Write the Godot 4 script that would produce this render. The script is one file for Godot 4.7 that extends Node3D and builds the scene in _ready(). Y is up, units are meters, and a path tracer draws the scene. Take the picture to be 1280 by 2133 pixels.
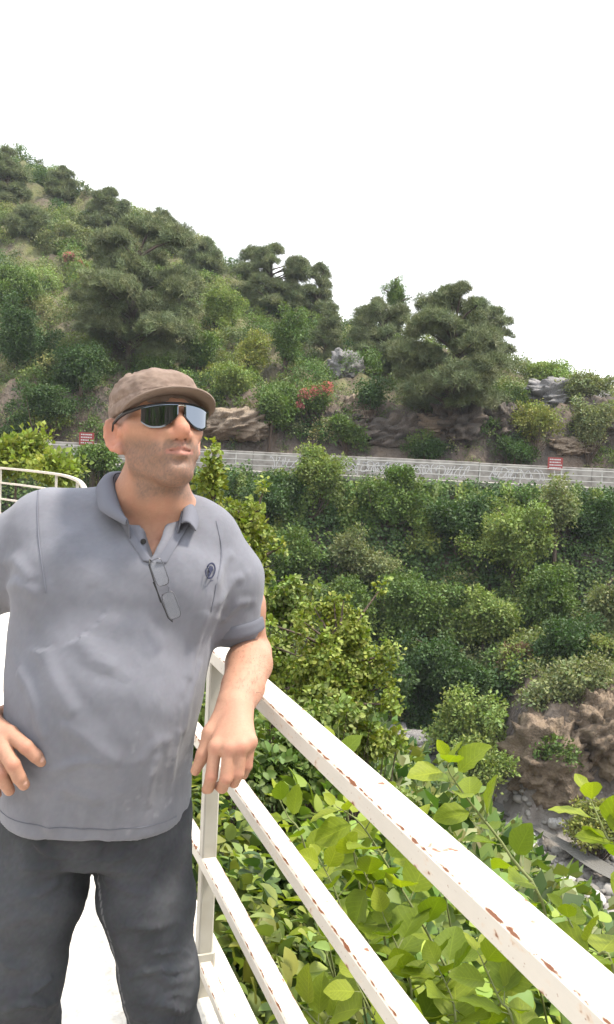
extends Node3D

const ONLY := ""
const RAIL_SIDE := Vector3(0.9348, 0, -0.3551)     # from the deck towards the gorge
const RAIL_ALONG := Vector3(-0.3551, 0, -0.9348)
var rng := RandomNumberGenerator.new()
var noise := FastNoiseLite.new()
var fine := FastNoiseLite.new()

func _ready():
	rng.seed = 7
	noise.seed = 3; noise.frequency = 1.0; noise.fractal_octaves = 3
	fine.seed = 9; fine.frequency = 1.0; fine.fractal_octaves = 1
	# ---- camera, sky, sun, exposure
	var cam := Camera3D.new()
	cam.name = "camera"; add_child(cam)
	cam.position = Vector3(0, 1.58, 0)
	cam.rotation_degrees = Vector3(-3.9, 0, 2.8)
	cam.fov = 62.0; cam.near = 0.05; cam.far = 600.0; cam.current = true
	var env := Environment.new()
	var sky := Sky.new()
	var sm := ProceduralSkyMaterial.new()
	sm.sky_top_color = Color(0.91, 0.93, 0.96); sm.sky_horizon_color = Color(0.97, 0.97, 0.97); sm.sky_curve = 0.2
	sm.ground_bottom_color = Color(0.45, 0.45, 0.42); sm.ground_horizon_color = Color(0.9, 0.9, 0.9)
	sm.sky_energy_multiplier = 1.2
	sky.sky_material = sm
	env.background_mode = Environment.BG_SKY; env.sky = sky
	env.tonemap_mode = Environment.TONE_MAPPER_LINEAR
	env.tonemap_exposure = 2.2
	env.fog_enabled = true; env.fog_density = 0.0003; env.fog_light_color = Color(0.93, 0.96, 1.0)
	env.sdfgi_enabled = true; env.ssao_enabled = true; env.ssil_enabled = true
	var we := WorldEnvironment.new(); we.name = "air"; we.environment = env; add_child(we)
	var sun := DirectionalLight3D.new(); sun.name = "sun"
	sun.light_energy = 1.05; sun.light_angular_distance = 7.0; sun.light_color = Color(1.0, 0.96, 0.9); sun.shadow_enabled = true
	add_child(sun)
	sun.look_at_from_position(Vector3(0.42, 0.90, 0.02) * 50.0, Vector3.ZERO)
	make_materials()
	if ONLY == "" or ONLY == "setting":
		build_setting()
	build_railing()
	if ONLY == "" or ONLY == "person":
		build_person()
	if ONLY == "" or ONLY == "setting":
		build_far_road()
		build_plants()
	if ONLY == "" or ONLY == "near":
		build_near_plants()

# ------------------------------------------------------------------ helpers
func tag(o: Node, label: String, category := "", group := "", kind := "") -> Node:
	if label: o.set_meta("label", label)
	if category: o.set_meta("category", category)
	if group: o.set_meta("group", group)
	if kind: o.set_meta("kind", kind)
	return o

func base(called: String, at: Vector3) -> Node3D:
	var o := Node3D.new(); o.name = numbered(called); add_child(o); o.position = at
	return o

var taken := {}
func numbered(called: String) -> String:
	var n: int = taken.get(called, 0)
	taken[called] = n + 1
	return called if n == 0 else "%s_%03d" % [called, n]

func put(called: String, m: Mesh, mat: Material, parent: Node, at := Transform3D()) -> MeshInstance3D:
	var o := MeshInstance3D.new()
	o.name = numbered(called) if parent == self else called
	o.mesh = m
	if mat: o.material_override = mat
	o.transform = at
	parent.add_child(o, true)
	return o

class Shape:
	var v := PackedVector3Array()
	var n := PackedVector3Array()
	var c := PackedColorArray()
	var u := PackedVector2Array()
	var i := PackedInt32Array()
	func tri(a: int, b: int, d: int):
		i.append(a); i.append(b); i.append(d)
	func quad(a: int, b: int, d: int, e: int):
		tri(a, b, d); tri(a, d, e)
	func add(p: Vector3, uv := Vector2.ZERO, col := Color.WHITE) -> int:
		v.append(p); u.append(uv); c.append(col)
		return v.size() - 1
	func smooth():       # normals from the faces, which run clockwise seen from outside
		n.resize(v.size()); n.fill(Vector3.ZERO)
		for t in range(0, i.size(), 3):
			var a := v[i[t]]; var f := (v[i[t + 2]] - a).cross(v[i[t + 1]] - a)
			n[i[t]] += f; n[i[t + 1]] += f; n[i[t + 2]] += f
		for k in n.size(): n[k] = n[k].normalized() if n[k].length_squared() > 1e-20 else Vector3.UP
	func shift(o: Vector3):
		for k in v.size(): v[k] += o
	func mesh(flat := false) -> ArrayMesh:
		var m := ArrayMesh.new(); var a := []; a.resize(Mesh.ARRAY_MAX)
		if flat:
			var s := Shape.new()
			for t in range(0, i.size(), 3):
				var f := (v[i[t + 2]] - v[i[t]]).cross(v[i[t + 1]] - v[i[t]]).normalized()
				for k in 3:
					s.v.append(v[i[t + k]]); s.n.append(f); s.c.append(c[i[t + k]]); s.u.append(u[i[t + k]]); s.i.append(s.i.size())
			return s.mesh()
		if n.size() != v.size(): smooth()
		a[Mesh.ARRAY_VERTEX] = v; a[Mesh.ARRAY_NORMAL] = n; a[Mesh.ARRAY_COLOR] = c; a[Mesh.ARRAY_TEX_UV] = u; a[Mesh.ARRAY_INDEX] = i
		m.add_surface_from_arrays(Mesh.PRIMITIVE_TRIANGLES, a)
		return m
	func box(at: Transform3D, size: Vector3, ch := 0.0, col := Color.WHITE):   # chamfered along its four long (z) edges and capped
		var h := size * 0.5
		var ring: Array[Vector2] = []
		for s in [[1, -1], [1, 1], [-1, 1], [-1, -1]]:
			var cx: float = s[0] * h.x; var cy: float = s[1] * h.y
			if ch <= 0.0: ring.append(Vector2(cx, cy))
			elif s[0] * s[1] < 0:
				ring.append(Vector2(cx - s[0] * ch, cy)); ring.append(Vector2(cx, cy - s[1] * ch))
			else:
				ring.append(Vector2(cx, cy - s[1] * ch)); ring.append(Vector2(cx - s[0] * ch, cy))
		var m := ring.size()
		for k in m:
			var a := ring[k]; var b := ring[(k + 1) % m]
			var q := v.size()
			for e in [[a, -h.z], [b, -h.z], [b, h.z], [a, h.z]]: add(at * Vector3(e[0].x, e[0].y, e[1]), Vector2(e[1], (k + (1 if e[0] == b else 0)) / float(m)), col)
			quad(q, q + 1, q + 2, q + 3)
		for e in [-1, 1]:
			var q := v.size()
			for k in m: add(at * Vector3(ring[k].x, ring[k].y, e * h.z), Vector2.ZERO, col)
			for k in range(1, m - 1):
				if e < 0: tri(q, q + k + 1, q + k)
				else: tri(q, q + k, q + k + 1)
	func tube(pts: Array, rad: Array, sides := 6, col := Color.WHITE):
		var up := Vector3.UP
		var first := v.size()
		var run := 0.0
		for k in pts.size():
			var d: Vector3 = (pts[mini(k + 1, pts.size() - 1)] - pts[maxi(k - 1, 0)]).normalized()
			if k > 0: run += pts[k].distance_to(pts[k - 1])
			var x := d.cross(up if absf(d.dot(up)) < 0.95 else Vector3.RIGHT).normalized()
			var y := x.cross(d)
			for s in sides + 1:
				var w := TAU * s / sides
				add(pts[k] + (x * cos(w) + y * sin(w)) * rad[k], Vector2(s / float(sides), run), col)
			if k > 0:
				var q := first + (k - 1) * (sides + 1)
				for s in sides: quad(q + s, q + s + 1, q + s + sides + 2, q + s + sides + 1)
		for e in 2:
			var q := first if e == 0 else first + (pts.size() - 1) * (sides + 1)
			for s in range(1, sides - 1):
				if e == 1: tri(q, q + s, q + s + 1)
				else: tri(q, q + s + 1, q + s)
	func sheet(nu: int, nv: int, at: Callable):      # at(u 0..1, v 0..1) -> Vector3
		var q := v.size()
		for a in nu + 1:
			for b in nv + 1:
				var s := Vector2(a / float(nu), b / float(nv))
				add(at.call(s.x, s.y), s)
		for a in nu:
			for b in nv:
				var k := q + a * (nv + 1) + b
				quad(k, k + 1, k + nv + 2, k + nv + 1)
	func slab(nu: int, nv: int, at: Callable, thick: float):   # a sheet with thickness
		var s := Shape.new(); s.sheet(nu, nv, at); s.smooth()
		var q := v.size(); var m := s.v.size()
		for k in m: add(s.v[k] + s.n[k] * thick * 0.5, s.u[k])
		for k in m: add(s.v[k] - s.n[k] * thick * 0.5, s.u[k])
		for t in range(0, s.i.size(), 3):
			tri(q + s.i[t], q + s.i[t + 1], q + s.i[t + 2])
			tri(q + m + s.i[t], q + m + s.i[t + 2], q + m + s.i[t + 1])
		var rim: Array[int] = []
		for b in nv: rim.append(b)
		for a in nu: rim.append(a * (nv + 1) + nv)
		for b in nv: rim.append(nu * (nv + 1) + nv - b)
		for a in nu: rim.append((nu - a) * (nv + 1))
		for k in rim.size():
			var a := rim[k]; var b := rim[(k + 1) % rim.size()]
			quad(q + b, q + a, q + m + a, q + m + b)

func mat(col: Color, rough := 0.8, vertex := false) -> StandardMaterial3D:      # col holds linear base colours
	var m := StandardMaterial3D.new()
	m.albedo_color = col.linear_to_srgb(); m.roughness = rough; m.vertex_color_use_as_albedo = vertex
	m.metallic_specular = 0.4
	return m

func noise_tex(freq: float, size := 512, seed_ := 1, oct := 4, ramp: Gradient = null, normal := false, bump := 4.0) -> NoiseTexture2D:
	var f := FastNoiseLite.new(); f.seed = seed_; f.frequency = freq; f.fractal_octaves = oct
	var t := NoiseTexture2D.new(); t.width = size; t.height = size; t.seamless = true; t.noise = f
	if ramp: t.color_ramp = ramp
	t.as_normal_map = normal; t.bump_strength = bump
	return t

func ramp(stops: Array) -> Gradient:      # [[offset, linear Color], ...]
	var g := Gradient.new(); var o := PackedFloat32Array(); var c := PackedColorArray()
	for s in stops: o.append(s[0]); c.append((s[1] as Color).linear_to_srgb())
	g.offsets = o; g.colors = c
	return g

func triplanar(m: StandardMaterial3D, scale: float, world := true) -> StandardMaterial3D:
	m.uv1_triplanar = true; m.uv1_world_triplanar = world; m.uv1_scale = Vector3.ONE * scale
	return m

# ------------------------------------------------------------------ materials (linear base colours)
var M := {}
func make_materials():
	var grain := noise_tex(0.35, 256, 5, 3, null, true, 2.0)
	M.skin = mat(Color(1, 1, 1), 0.58, true); M.skin.subsurf_scatter_enabled = true; M.skin.subsurf_scatter_strength = 0.05
	M.skin.normal_enabled = true; M.skin.normal_texture = grain; M.skin.normal_scale = 0.7; triplanar(M.skin, 14.0)
	M.shirt = mat(Color(1, 1, 1), 0.92, true); M.shirt.normal_enabled = true; M.shirt.normal_texture = grain; M.shirt.normal_scale = 0.8; triplanar(M.shirt, 18.0); M.shirt.metallic_specular = 0.2
	M.shirt.rim_enabled = true; M.shirt.rim = 0.25
	M.collar = mat(Color(0.128, 0.132, 0.156), 0.92); M.collar.normal_enabled = true; M.collar.normal_texture = grain; M.collar.normal_scale = 0.8; triplanar(M.collar, 22.0); M.collar.metallic_specular = 0.2
	M.jeans = mat(Color(1, 1, 1), 0.9, true); M.jeans.normal_enabled = true; M.jeans.normal_texture = grain; M.jeans.normal_scale = 0.6; triplanar(M.jeans, 20.0); M.jeans.metallic_specular = 0.25
	M.cap = mat(Color(1, 1, 1), 0.9, true); M.cap.metallic_specular = 0.2; M.cap.normal_enabled = true; M.cap.normal_texture = grain; M.cap.normal_scale = 0.5; triplanar(M.cap, 24.0)
	M.brim = mat(Color(0.17, 0.125, 0.10), 0.9); M.brim.normal_enabled = true; M.brim.normal_texture = grain; M.brim.normal_scale = 0.5; triplanar(M.brim, 24.0)
	M.black = mat(Color(0.012, 0.012, 0.014), 0.35)
	M.hair = mat(Color(0.035, 0.022, 0.016), 0.6)
	M.navy = mat(Color(0.016, 0.019, 0.045), 0.8)
	M.lens = mat(Color(0.13, 0.15, 0.18), 0.03); M.lens.metallic = 1.0
	M.chrome = mat(Color(0.7, 0.7, 0.72), 0.2); M.chrome.metallic = 1.0
	M.steel = mat(Color(0.10, 0.10, 0.11), 0.3); M.steel.metallic = 0.8
	M.glass = StandardMaterial3D.new(); M.glass.albedo_color = Color(0.9, 0.95, 1.0, 0.04); M.glass.roughness = 0.05; M.glass.transparency = BaseMaterial3D.TRANSPARENCY_ALPHA
	# painted steel: v runs round the tube, u along it in metres; rust breaks out along the edges
	M.paint = mat(Color(1, 1, 1), 0.45)
	M.paint.albedo_texture = rust_print(); M.paint.normal_enabled = true; M.paint.normal_texture = noise_tex(0.02, 256, 8, 4, null, true, 1.5); M.paint.normal_scale = 0.4
	M.post = mat(Color(0.42, 0.40, 0.355), 0.5)
	M.post.albedo_texture = noise_tex(0.012, 256, 31, 5, ramp([[0.0, Color(0.75, 0.72, 0.66)], [0.55, Color(1, 1, 1)], [1.0, Color(0.95, 0.92, 0.86)]])); triplanar(M.post, 1.3)
	var cem := noise_tex(0.012, 1024, 12, 6, ramp([[0.0, Color(0.42, 0.39, 0.34)], [0.45, Color(0.58, 0.545, 0.49)], [0.6, Color(0.62, 0.585, 0.53)], [1.0, Color(0.50, 0.47, 0.42)]]))
	M.deck = mat(Color(1, 1, 1), 0.9); M.deck.albedo_texture = cem; M.deck.normal_enabled = true; M.deck.normal_texture = noise_tex(0.08, 512, 4, 5, null, true, 4.0); triplanar(M.deck, 0.7)
	M.earth = mat(Color(1, 1, 1), 0.95, true); M.earth.normal_enabled = true; M.earth.normal_texture = noise_tex(0.03, 512, 44, 6, null, true, 10.0); M.earth.normal_scale = 1.0; triplanar(M.earth, 0.22)
	M.earth.albedo_texture = noise_tex(0.02, 512, 45, 6, ramp([[0.0, Color(0.45, 0.42, 0.40)], [0.5, Color(0.95, 0.95, 0.95)], [1.0, Color(1, 1, 1)]]))
	M.rock = mat(Color(1, 1, 1), 0.9, true); M.rock.normal_enabled = true; M.rock.normal_texture = noise_tex(0.03, 512, 46, 6, null, true, 12.0); triplanar(M.rock, 0.5)
	M.rock.albedo_texture = noise_tex(0.03, 512, 47, 6, ramp([[0.0, Color(0.4, 0.38, 0.36)], [0.5, Color(0.95, 0.95, 0.95)], [1.0, Color(1, 1, 1)]]))
	M.water = mat(Color(0.13, 0.125, 0.115), 0.3); M.water.normal_enabled = true; M.water.normal_texture = noise_tex(0.05, 256, 48, 3, null, true, 3.0); triplanar(M.water, 0.8)
	M.wall = mat(Color(1, 1, 1), 0.9); M.wall.albedo_texture = noise_tex(0.01, 512, 49, 6, ramp([[0.0, Color(0.13, 0.12, 0.105)], [0.5, Color(0.24, 0.225, 0.205)], [1.0, Color(0.31, 0.295, 0.27)]])); triplanar(M.wall, 0.25)
	M.whitesteel = mat(Color(0.40, 0.39, 0.365), 0.6)
	M.spray = mat(Color(0.42, 0.42, 0.42), 0.8)
	M.red = mat(Color(0.24, 0.045, 0.042), 0.6)
	M.bark = mat(Color(0.085, 0.062, 0.046), 0.95); M.bark.normal_enabled = true; M.bark.normal_texture = noise_tex(0.05, 256, 50, 4, null, true, 8.0); triplanar(M.bark, 2.0)
	M.leaf = mat(Color(1, 1, 1), 0.55, true); M.leaf.backlight_enabled = true; M.leaf.backlight = Color(0.75, 0.8, 0.45); M.leaf.cull_mode = BaseMaterial3D.CULL_DISABLED
	M.cobble = mat(Color(1, 1, 1), 0.85, true)
	M.twig = mat(Color(0.13, 0.15, 0.05), 0.7)
	M.petal = mat(Color(0.62, 0.16, 0.30), 0.6); M.petal.backlight_enabled = true; M.petal.backlight = Color(0.6, 0.4, 0.4)
	M.needle = mat(Color(1, 1, 1), 0.65, true); M.needle.backlight_enabled = true; M.needle.backlight = Color(0.4, 0.42, 0.25); M.needle.cull_mode = BaseMaterial3D.CULL_DISABLED

func rust_print() -> ImageTexture:
	var w := 2048; var h := 128
	var im := Image.create(w, h, false, Image.FORMAT_RGB8)
	var n1 := FastNoiseLite.new(); n1.seed = 21; n1.frequency = 0.035; n1.fractal_octaves = 4
	var n2 := FastNoiseLite.new(); n2.seed = 22; n2.frequency = 0.006; n2.fractal_octaves = 2
	for y in h:
		var v := y / float(h)
		# corners of the tube lie at v = 0.125, 0.375, 0.625, 0.875 (chamfers)
		var e := 1.0
		for cv in [0.0625, 0.3125, 0.5625, 0.8125]: e = minf(e, absf(v - cv))
		var edge := exp(-pow(e / 0.028, 2.0))
		for x in w:
			var a := n1.get_noise_2d(x * 0.9, y * 1.6); var b := n2.get_noise_2d(x, y * 0.4)
			var c := Color(0.50, 0.465, 0.41) * (1.0 + 0.05 * b + 0.03 * a)
			var r := smoothstep(0.30, 0.44, a * 0.62 + edge * 0.45 + b * 0.30 - 0.10)
			var speck := smoothstep(0.58, 0.62, n1.get_noise_2d(x * 3.0 + 500.0, y * 4.0) + 0.1 * edge)
			c = c.lerp(Color(0.50, 0.36, 0.24), clampf(smoothstep(0.16, 0.34, a * 0.62 + edge * 0.45 + b * 0.30 - 0.10) * 0.5, 0.0, 1.0))
			c = c.lerp(Color(0.17, 0.065, 0.03), clampf(maxf(r, speck * 0.8), 0.0, 1.0))
			im.set_pixel(x, y, c.linear_to_srgb())
	return ImageTexture.create_from_image(im)

# ------------------------------------------------------------------ the gorge: terrain, deck, stream
const RIDGE_X := [-80.0, -60.0, -34.0, -13.0, 2.4, 13.0, 21.6, 40.0, 80.0]
const RIDGE_Y := [50.0, 44.0, 32.0, 21.0, 12.6, 10.4, 6.8, 3.0, 1.0]
const BANK_D := [0.0, 30.0, 33.0, 37.0, 40.5, 42.2, 43.3, 44.0, 51.5, 52.4, 54.0, 57.0]
const BANK_Y := [-11.5, -11.5, -10.8, -8.5, -5.5, -2.5, -0.6, 0.25, 0.3, 1.6, 4.2, 5.5]

func table(x: float, xs: Array, ys: Array) -> float:
	if x <= xs[0]: return ys[0]
	for i in xs.size() - 1:
		if x < xs[i + 1]: return lerpf(ys[i], ys[i + 1], (x - xs[i]) / (xs[i + 1] - xs[i]))
	return ys[-1]

func beyond(x: float, z: float) -> float:      # metres outside the edge of the deck
	return maxf(0.9348 * x - 0.3551 * z - 0.56, 0.518 * (x + 5.0) - 0.855 * (z + 15.2))

func height(x: float, z: float) -> float:
	var d := -z
	var s := 0.9348 * x + 0.3551 * d - 0.56
	var out := beyond(x, z)
	var near := -0.35 if out < 0.3 else maxf(-0.9 - 0.55 * (minf(out, 6.0) - 0.3) - 1.4 * maxf(0.0, out - 6.0), -11.5)
	var h := maxf(near, table(d, BANK_D, BANK_Y))
	var m := smoothstep(7.6, 9.2, x) * smoothstep(28.8, 30.4, d) * (1.0 - smoothstep(36.0, 40.0, d))
	h = maxf(h, -11.5 + (4.3 + 0.13 * (x - 9.0)) * m)
	if d > 57.0:
		var dr := clampf(78.0 - 0.5 * x, 58.0, 98.0); var yr := table(x, RIDGE_X, RIDGE_Y); var t := (d - 57.0) / (dr - 57.0)
		h = 5.5 + (yr - 5.5) * t if t <= 1.0 else yr - 0.25 * (d - dr)
	elif d > 52.4:
		h = minf(h, maxf(1.0, table(x, RIDGE_X, RIDGE_Y)))
	if d < -8.0: h = minf(16.0, (-8.0 - d) * 0.6) - 0.35
	if s < -7.5 and d < 40.0: h = maxf(h, (-7.5 - s) * 0.5 - 0.35)
	return h

func rough(x: float, z: float) -> float:      # height with the unevenness of rock and soil
	var d := -z; var h := height(x, z)
	var a := 0.0
	if d > 52.0: a = smoothstep(51.8, 54.0, d) * 1.4
	elif d > 30.0 and d < 43.0: a = 0.5
	elif beyond(x, z) > 0.8: a = minf(0.35, 0.08 * beyond(x, z))
	elif d < -9.0: a = 1.0
	return h + a * (noise.get_noise_2d(x * 0.25, z * 0.25) + 0.5 * absf(noise.get_noise_2d(x * 0.9 + 31.0, z * 0.9)) + 0.28 * noise.get_noise_2d(x * 2.4, z * 2.4))

func build_setting():
	var s := Shape.new()
	var xs := []; var ds := []
	var x := -70.0
	while x <= 70.0:
		xs.append(x); x += 0.55 if absf(x) < 34.0 else 2.0
	var d := -45.0
	while d <= 128.0:
		ds.append(d); d += (1.5 if d < -6.0 else 0.5 if d < 58.0 else 0.8)
	var nd := ds.size()
	for a in xs:
		for b in ds:
			var h := rough(a, -b)
			var steep := absf(height(a + 0.4, -b) - height(a - 0.4, -b)) + absf(height(a, -b - 0.4) - height(a, -b + 0.4))
			var n1 := noise.get_noise_2d(a * 0.35, b * 0.35); var n2 := noise.get_noise_2d(a * 1.7 + 60.0, b * 1.7)
			var soil := Color(0.080, 0.060, 0.043).lerp(Color(0.135, 0.105, 0.078), clampf(0.5 + n2, 0.0, 1.0))
			var rock := Color(0.085, 0.075, 0.068).lerp(Color(0.165, 0.125, 0.095), clampf(0.4 + 0.9 * n1 + 0.4 * n2, 0.0, 1.0))
			var turf := Color(0.085, 0.105, 0.035).lerp(Color(0.14, 0.145, 0.06), clampf(0.5 + n2, 0.0, 1.0))
			var c := soil.lerp(rock, clampf(smoothstep(0.5, 1.1, steep) + 0.6 * n1, 0.0, 1.0))
			if b > 56.0: c = c.lerp(turf, clampf(0.55 + 0.8 * n2 - 0.7 * n1, 0.0, 1.0))
			if b > 20.0 and b < 34.0 and h < -10.3: c = Color(0.24, 0.22, 0.20) * (1.0 + 0.5 * n2)
			s.add(Vector3(a, h, -b), Vector2(a, b), c)
	for i in xs.size() - 1:
		for j in nd - 1:
			s.quad(i * nd + j, i * nd + j + 1, (i + 1) * nd + j + 1, (i + 1) * nd + j)
	var g := put("terrain", s.mesh(), M.earth, self)
	tag(g, "brown rocky slopes of the gorge and the hillside", "", "", "structure")
	# the deck the man stands on, with a low kerb under the railing
	var p := Shape.new()
	var line := rail_line(0.0, 0.14)
	for k in line.size():
		var q: Vector3 = line[k]; var back := RAIL_SIDE * -7.2
		p.add(q); p.add(q + back); p.add(q - Vector3(0, 0.9, 0))
	for k in line.size() - 1:
		p.quad(k * 3 + 1, k * 3 + 4, k * 3 + 3, k * 3); p.quad(k * 3, k * 3 + 3, k * 3 + 5, k * 3 + 2)
	# and the stretch behind the viewer
	var q0: Vector3 = line[0]; var k0 := p.v.size()
	for e in [q0, q0 + RAIL_SIDE * -7.2, q0 + RAIL_SIDE * -7.2 - RAIL_ALONG * 7.0, q0 - RAIL_ALONG * 7.0]: p.add(e)
	p.quad(k0, k0 + 1, k0 + 2, k0 + 3)
	p.n = PackedVector3Array()
	tag(put("pavement", p.mesh(true), M.deck, self), "pale sunlit concrete walkway under the man's feet", "", "", "structure")
	var kb := rail_shape(rail_line(0.10, 0.065), 0.15, 0.12, 0.012)
	tag(put("kerb", kb.mesh(true), M.deck, self), "low concrete kerb under the white railing", "", "", "structure")
	# stream
	var st := Shape.new()
	var mid := [Vector3(16.0, 0, -19.0), Vector3(12.6, 0, -22.5), Vector3(10.3, 0, -25.5), Vector3(8.9, 0, -28.2), Vector3(7.2, 0, -31.0), Vector3(5.0, 0, -32.6)]
	st.sheet(40, 5, func(a, b):
		var c := curve(mid, a); var t := (curve(mid, minf(1.0, a + 0.02)) - curve(mid, a - 0.02)).normalized()
		return c + t.cross(Vector3.UP) * (b - 0.5) * (0.55 + 0.25 * sin(a * 17.0)) + Vector3(0, -11.02, 0))
	tag(put("stream", st.mesh(), M.water, self), "shallow grey stream on the gorge floor", "", "", "structure")

func make_rock(called: String, label: String, c: Vector3, r: Vector3, seed_: int, colours: Array, strata := 0.0, tilt := 0.0, group := "", cat := "rock"):
	var s := Shape.new(); var U := 64 if r.x > 0.6 else 14; var V := 40 if r.x > 0.6 else 9
	var f := FastNoiseLite.new(); f.seed = seed_; f.frequency = 1.0; f.fractal_octaves = 4
	var B := Basis(Vector3(0, 0, 1), tilt)
	var cell := FastNoiseLite.new(); cell.seed = seed_; cell.noise_type = FastNoiseLite.TYPE_CELLULAR; cell.cellular_return_type = FastNoiseLite.RETURN_CELL_VALUE; cell.frequency = 1.0; cell.fractal_type = FastNoiseLite.FRACTAL_NONE
	for a in U + 1:
		for b in V + 1:
			var th := TAU * (a % U) / U; var ph := PI * b / V
			var n := Vector3(cos(th) * sin(ph), cos(ph), sin(th) * sin(ph))
			var k := 1.0 + 0.26 * f.get_noise_3dv(n * 1.5) + 0.20 * f.get_noise_3dv(n * 4.0) + 0.08 * f.get_noise_3dv(n * 11.0)
			var lay := B.inverse() * (n * r)
			if strata > 0.0:
				var y: float = lay.y / strata
				k += 0.16 * (fposmod(y + 0.6 * f.get_noise_2d(lay.x * 0.5, lay.z * 0.5), 1.0) - 0.5)
			k += 0.11 * cell.get_noise_3d(lay.x * 1.1, lay.y * (3.2 if strata > 0.0 else 1.3), lay.z * 1.1)
			# boxier than a ball
			var m := maxf(absf(n.x), maxf(absf(n.y), absf(n.z)))
			k *= lerpf(1.0, 0.80 / m, 0.35)
			var t := clampf(0.5 + 0.9 * f.get_noise_3d(lay.x * 0.6, lay.y * (2.2 if strata > 0.0 else 0.8), lay.z * 0.6), 0.0, 1.0)
			s.add(n * r * k, Vector2(a, b), (colours[0] as Color).lerp(colours[1], t))
	for a in U:
		for b in V: s.quad(a * (V + 1) + b, (a + 1) * (V + 1) + b, (a + 1) * (V + 1) + b + 1, a * (V + 1) + b + 1)
	var o := put(called, s.mesh(), M.rock, self, Transform3D(Basis(Vector3.UP, seed_ * 0.7), c))
	tag(o, label, cat, group)
	return o

# ------------------------------------------------------------------ the white railing beside the man
const RAIL_L := 0.56
var rail_path: Array[Vector3] = []

func rail_point(t: float, h: float, off: float) -> Vector3:    # a point along the railing line at height h, off metres outside its inner face
	return RAIL_SIDE * (RAIL_L + off) + RAIL_ALONG * t + Vector3(0, h, 0)

func rail_shape(pts: Array, w: float, h: float, ch := 0.004) -> Shape:    # a box tube along pts (the middle of its top face)
	var s := Shape.new(); var run := 0.0
	var prof := [Vector2(w / 2 - ch, 0), Vector2(w / 2, -ch), Vector2(w / 2, -h + ch), Vector2(w / 2 - ch, -h), Vector2(-w / 2 + ch, -h), Vector2(-w / 2, -h + ch), Vector2(-w / 2, -ch), Vector2(-w / 2 + ch, 0)]
	var vs := [0.03, 0.095, 0.28, 0.345, 0.53, 0.595, 0.78, 0.845, 1.03]
	var rings := []
	for k in pts.size():
		if k: run += (pts[k] as Vector3).distance_to(pts[k - 1])
		var d: Vector3 = (pts[mini(k + 1, pts.size() - 1)] - pts[maxi(k - 1, 0)]).normalized()
		var x := d.cross(Vector3.UP).normalized()
		rings.append([pts[k], x, run])
	for j in 8:
		var q := s.v.size()
		for r in rings:
			for e in [[prof[j], vs[j]], [prof[(j + 1) % 8], vs[j + 1]]]:
				s.add(r[0] + r[1] * e[0].x + Vector3(0, e[0].y, 0), Vector2(r[2] / 2.4, e[1]))
		for k in rings.size() - 1: s.quad(q + k * 2, q + k * 2 + 1, q + k * 2 + 3, q + k * 2 + 2)
	for e in [0, rings.size() - 1]:
		var q := s.v.size()
		for j in 8: s.add(rings[e][0] + rings[e][1] * prof[j].x + Vector3(0, prof[j].y, 0), Vector2(rings[e][2], 0.5))
		for j in range(1, 7):
			if e == 0: s.tri(q, q + j + 1, q + j)
			else: s.tri(q, q + j, q + j + 1)
	return s

func rail_line(h: float, off: float) -> Array:
	var ctl := [rail_point(-2.2, 0, 0), rail_point(-1.0, 0, 0), rail_point(0.5, 0, 0), rail_point(2.0, 0, 0), rail_point(3.4, 0, 0), Vector3(-1.55, 0, -6.2), Vector3(-2.45, 0, -9.3), Vector3(-3.45, 0, -12.5), Vector3(-4.55, 0, -14.6), Vector3(-6.6, 0, -16.4), Vector3(-9.5, 0, -17.6)]
	var out := []
	for k in 81:
		var p := curve(ctl, k / 80.0); var d := curve(ctl, minf(1.0, k / 80.0 + 0.01)) - curve(ctl, k / 80.0 - 0.01)
		out.append(p + d.cross(Vector3.UP).normalized() * off + Vector3(0, h, 0))
	return out

func build_railing():
	var g := base("railing", rail_point(2.2, 0, 0))
	tag(g, "rusty white steel railing along the walkway with the man's arm resting on it", "railing")
	var o := g.position
	for e in [["top_rail", 1.06, 0.062, 0.038, 0.031], ["rail", 0.785, 0.042, 0.034, 0.026], ["rail", 0.487, 0.042, 0.034, 0.026], ["rail", 0.20, 0.036, 0.030, 0.026]]:
		var s := rail_shape(rail_line(e[1], e[4]), e[2], e[3]); s.shift(-o)
		put(e[0], s.mesh(true), M.paint, g)
	var line := rail_line(0, 0.026)
	var posts := []
	for t in [-1.6, 0.25]: posts.append(rail_point(t, 0, 0.026))
	posts.append(rail_point(2.17, 0, 0.026))
	for k in range(30, line.size()):
		if (posts[-1] as Vector3).distance_to(line[k]) > 1.95: posts.append(line[k])
	for k in posts.size():
		var p: Vector3 = posts[k]
		var along := RAIL_ALONG
		var s := Shape.new()
		var b := Basis(RAIL_SIDE, -along, Vector3.UP)
		s.box(Transform3D(b, Vector3(0, 0.511, 0)), Vector3(0.040, 0.040, 1.022), 0.004)
		put("post", s.mesh(true), M.post, g, Transform3D(Basis(), p - o))
		var f := Shape.new()
		f.box(Transform3D(b, Vector3(0, 0.11, 0)), Vector3(0.054, 0.054, 0.22), 0.006)
		put("post_sleeve", f.mesh(true), M.post, g, Transform3D(Basis(), p - o))

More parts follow.
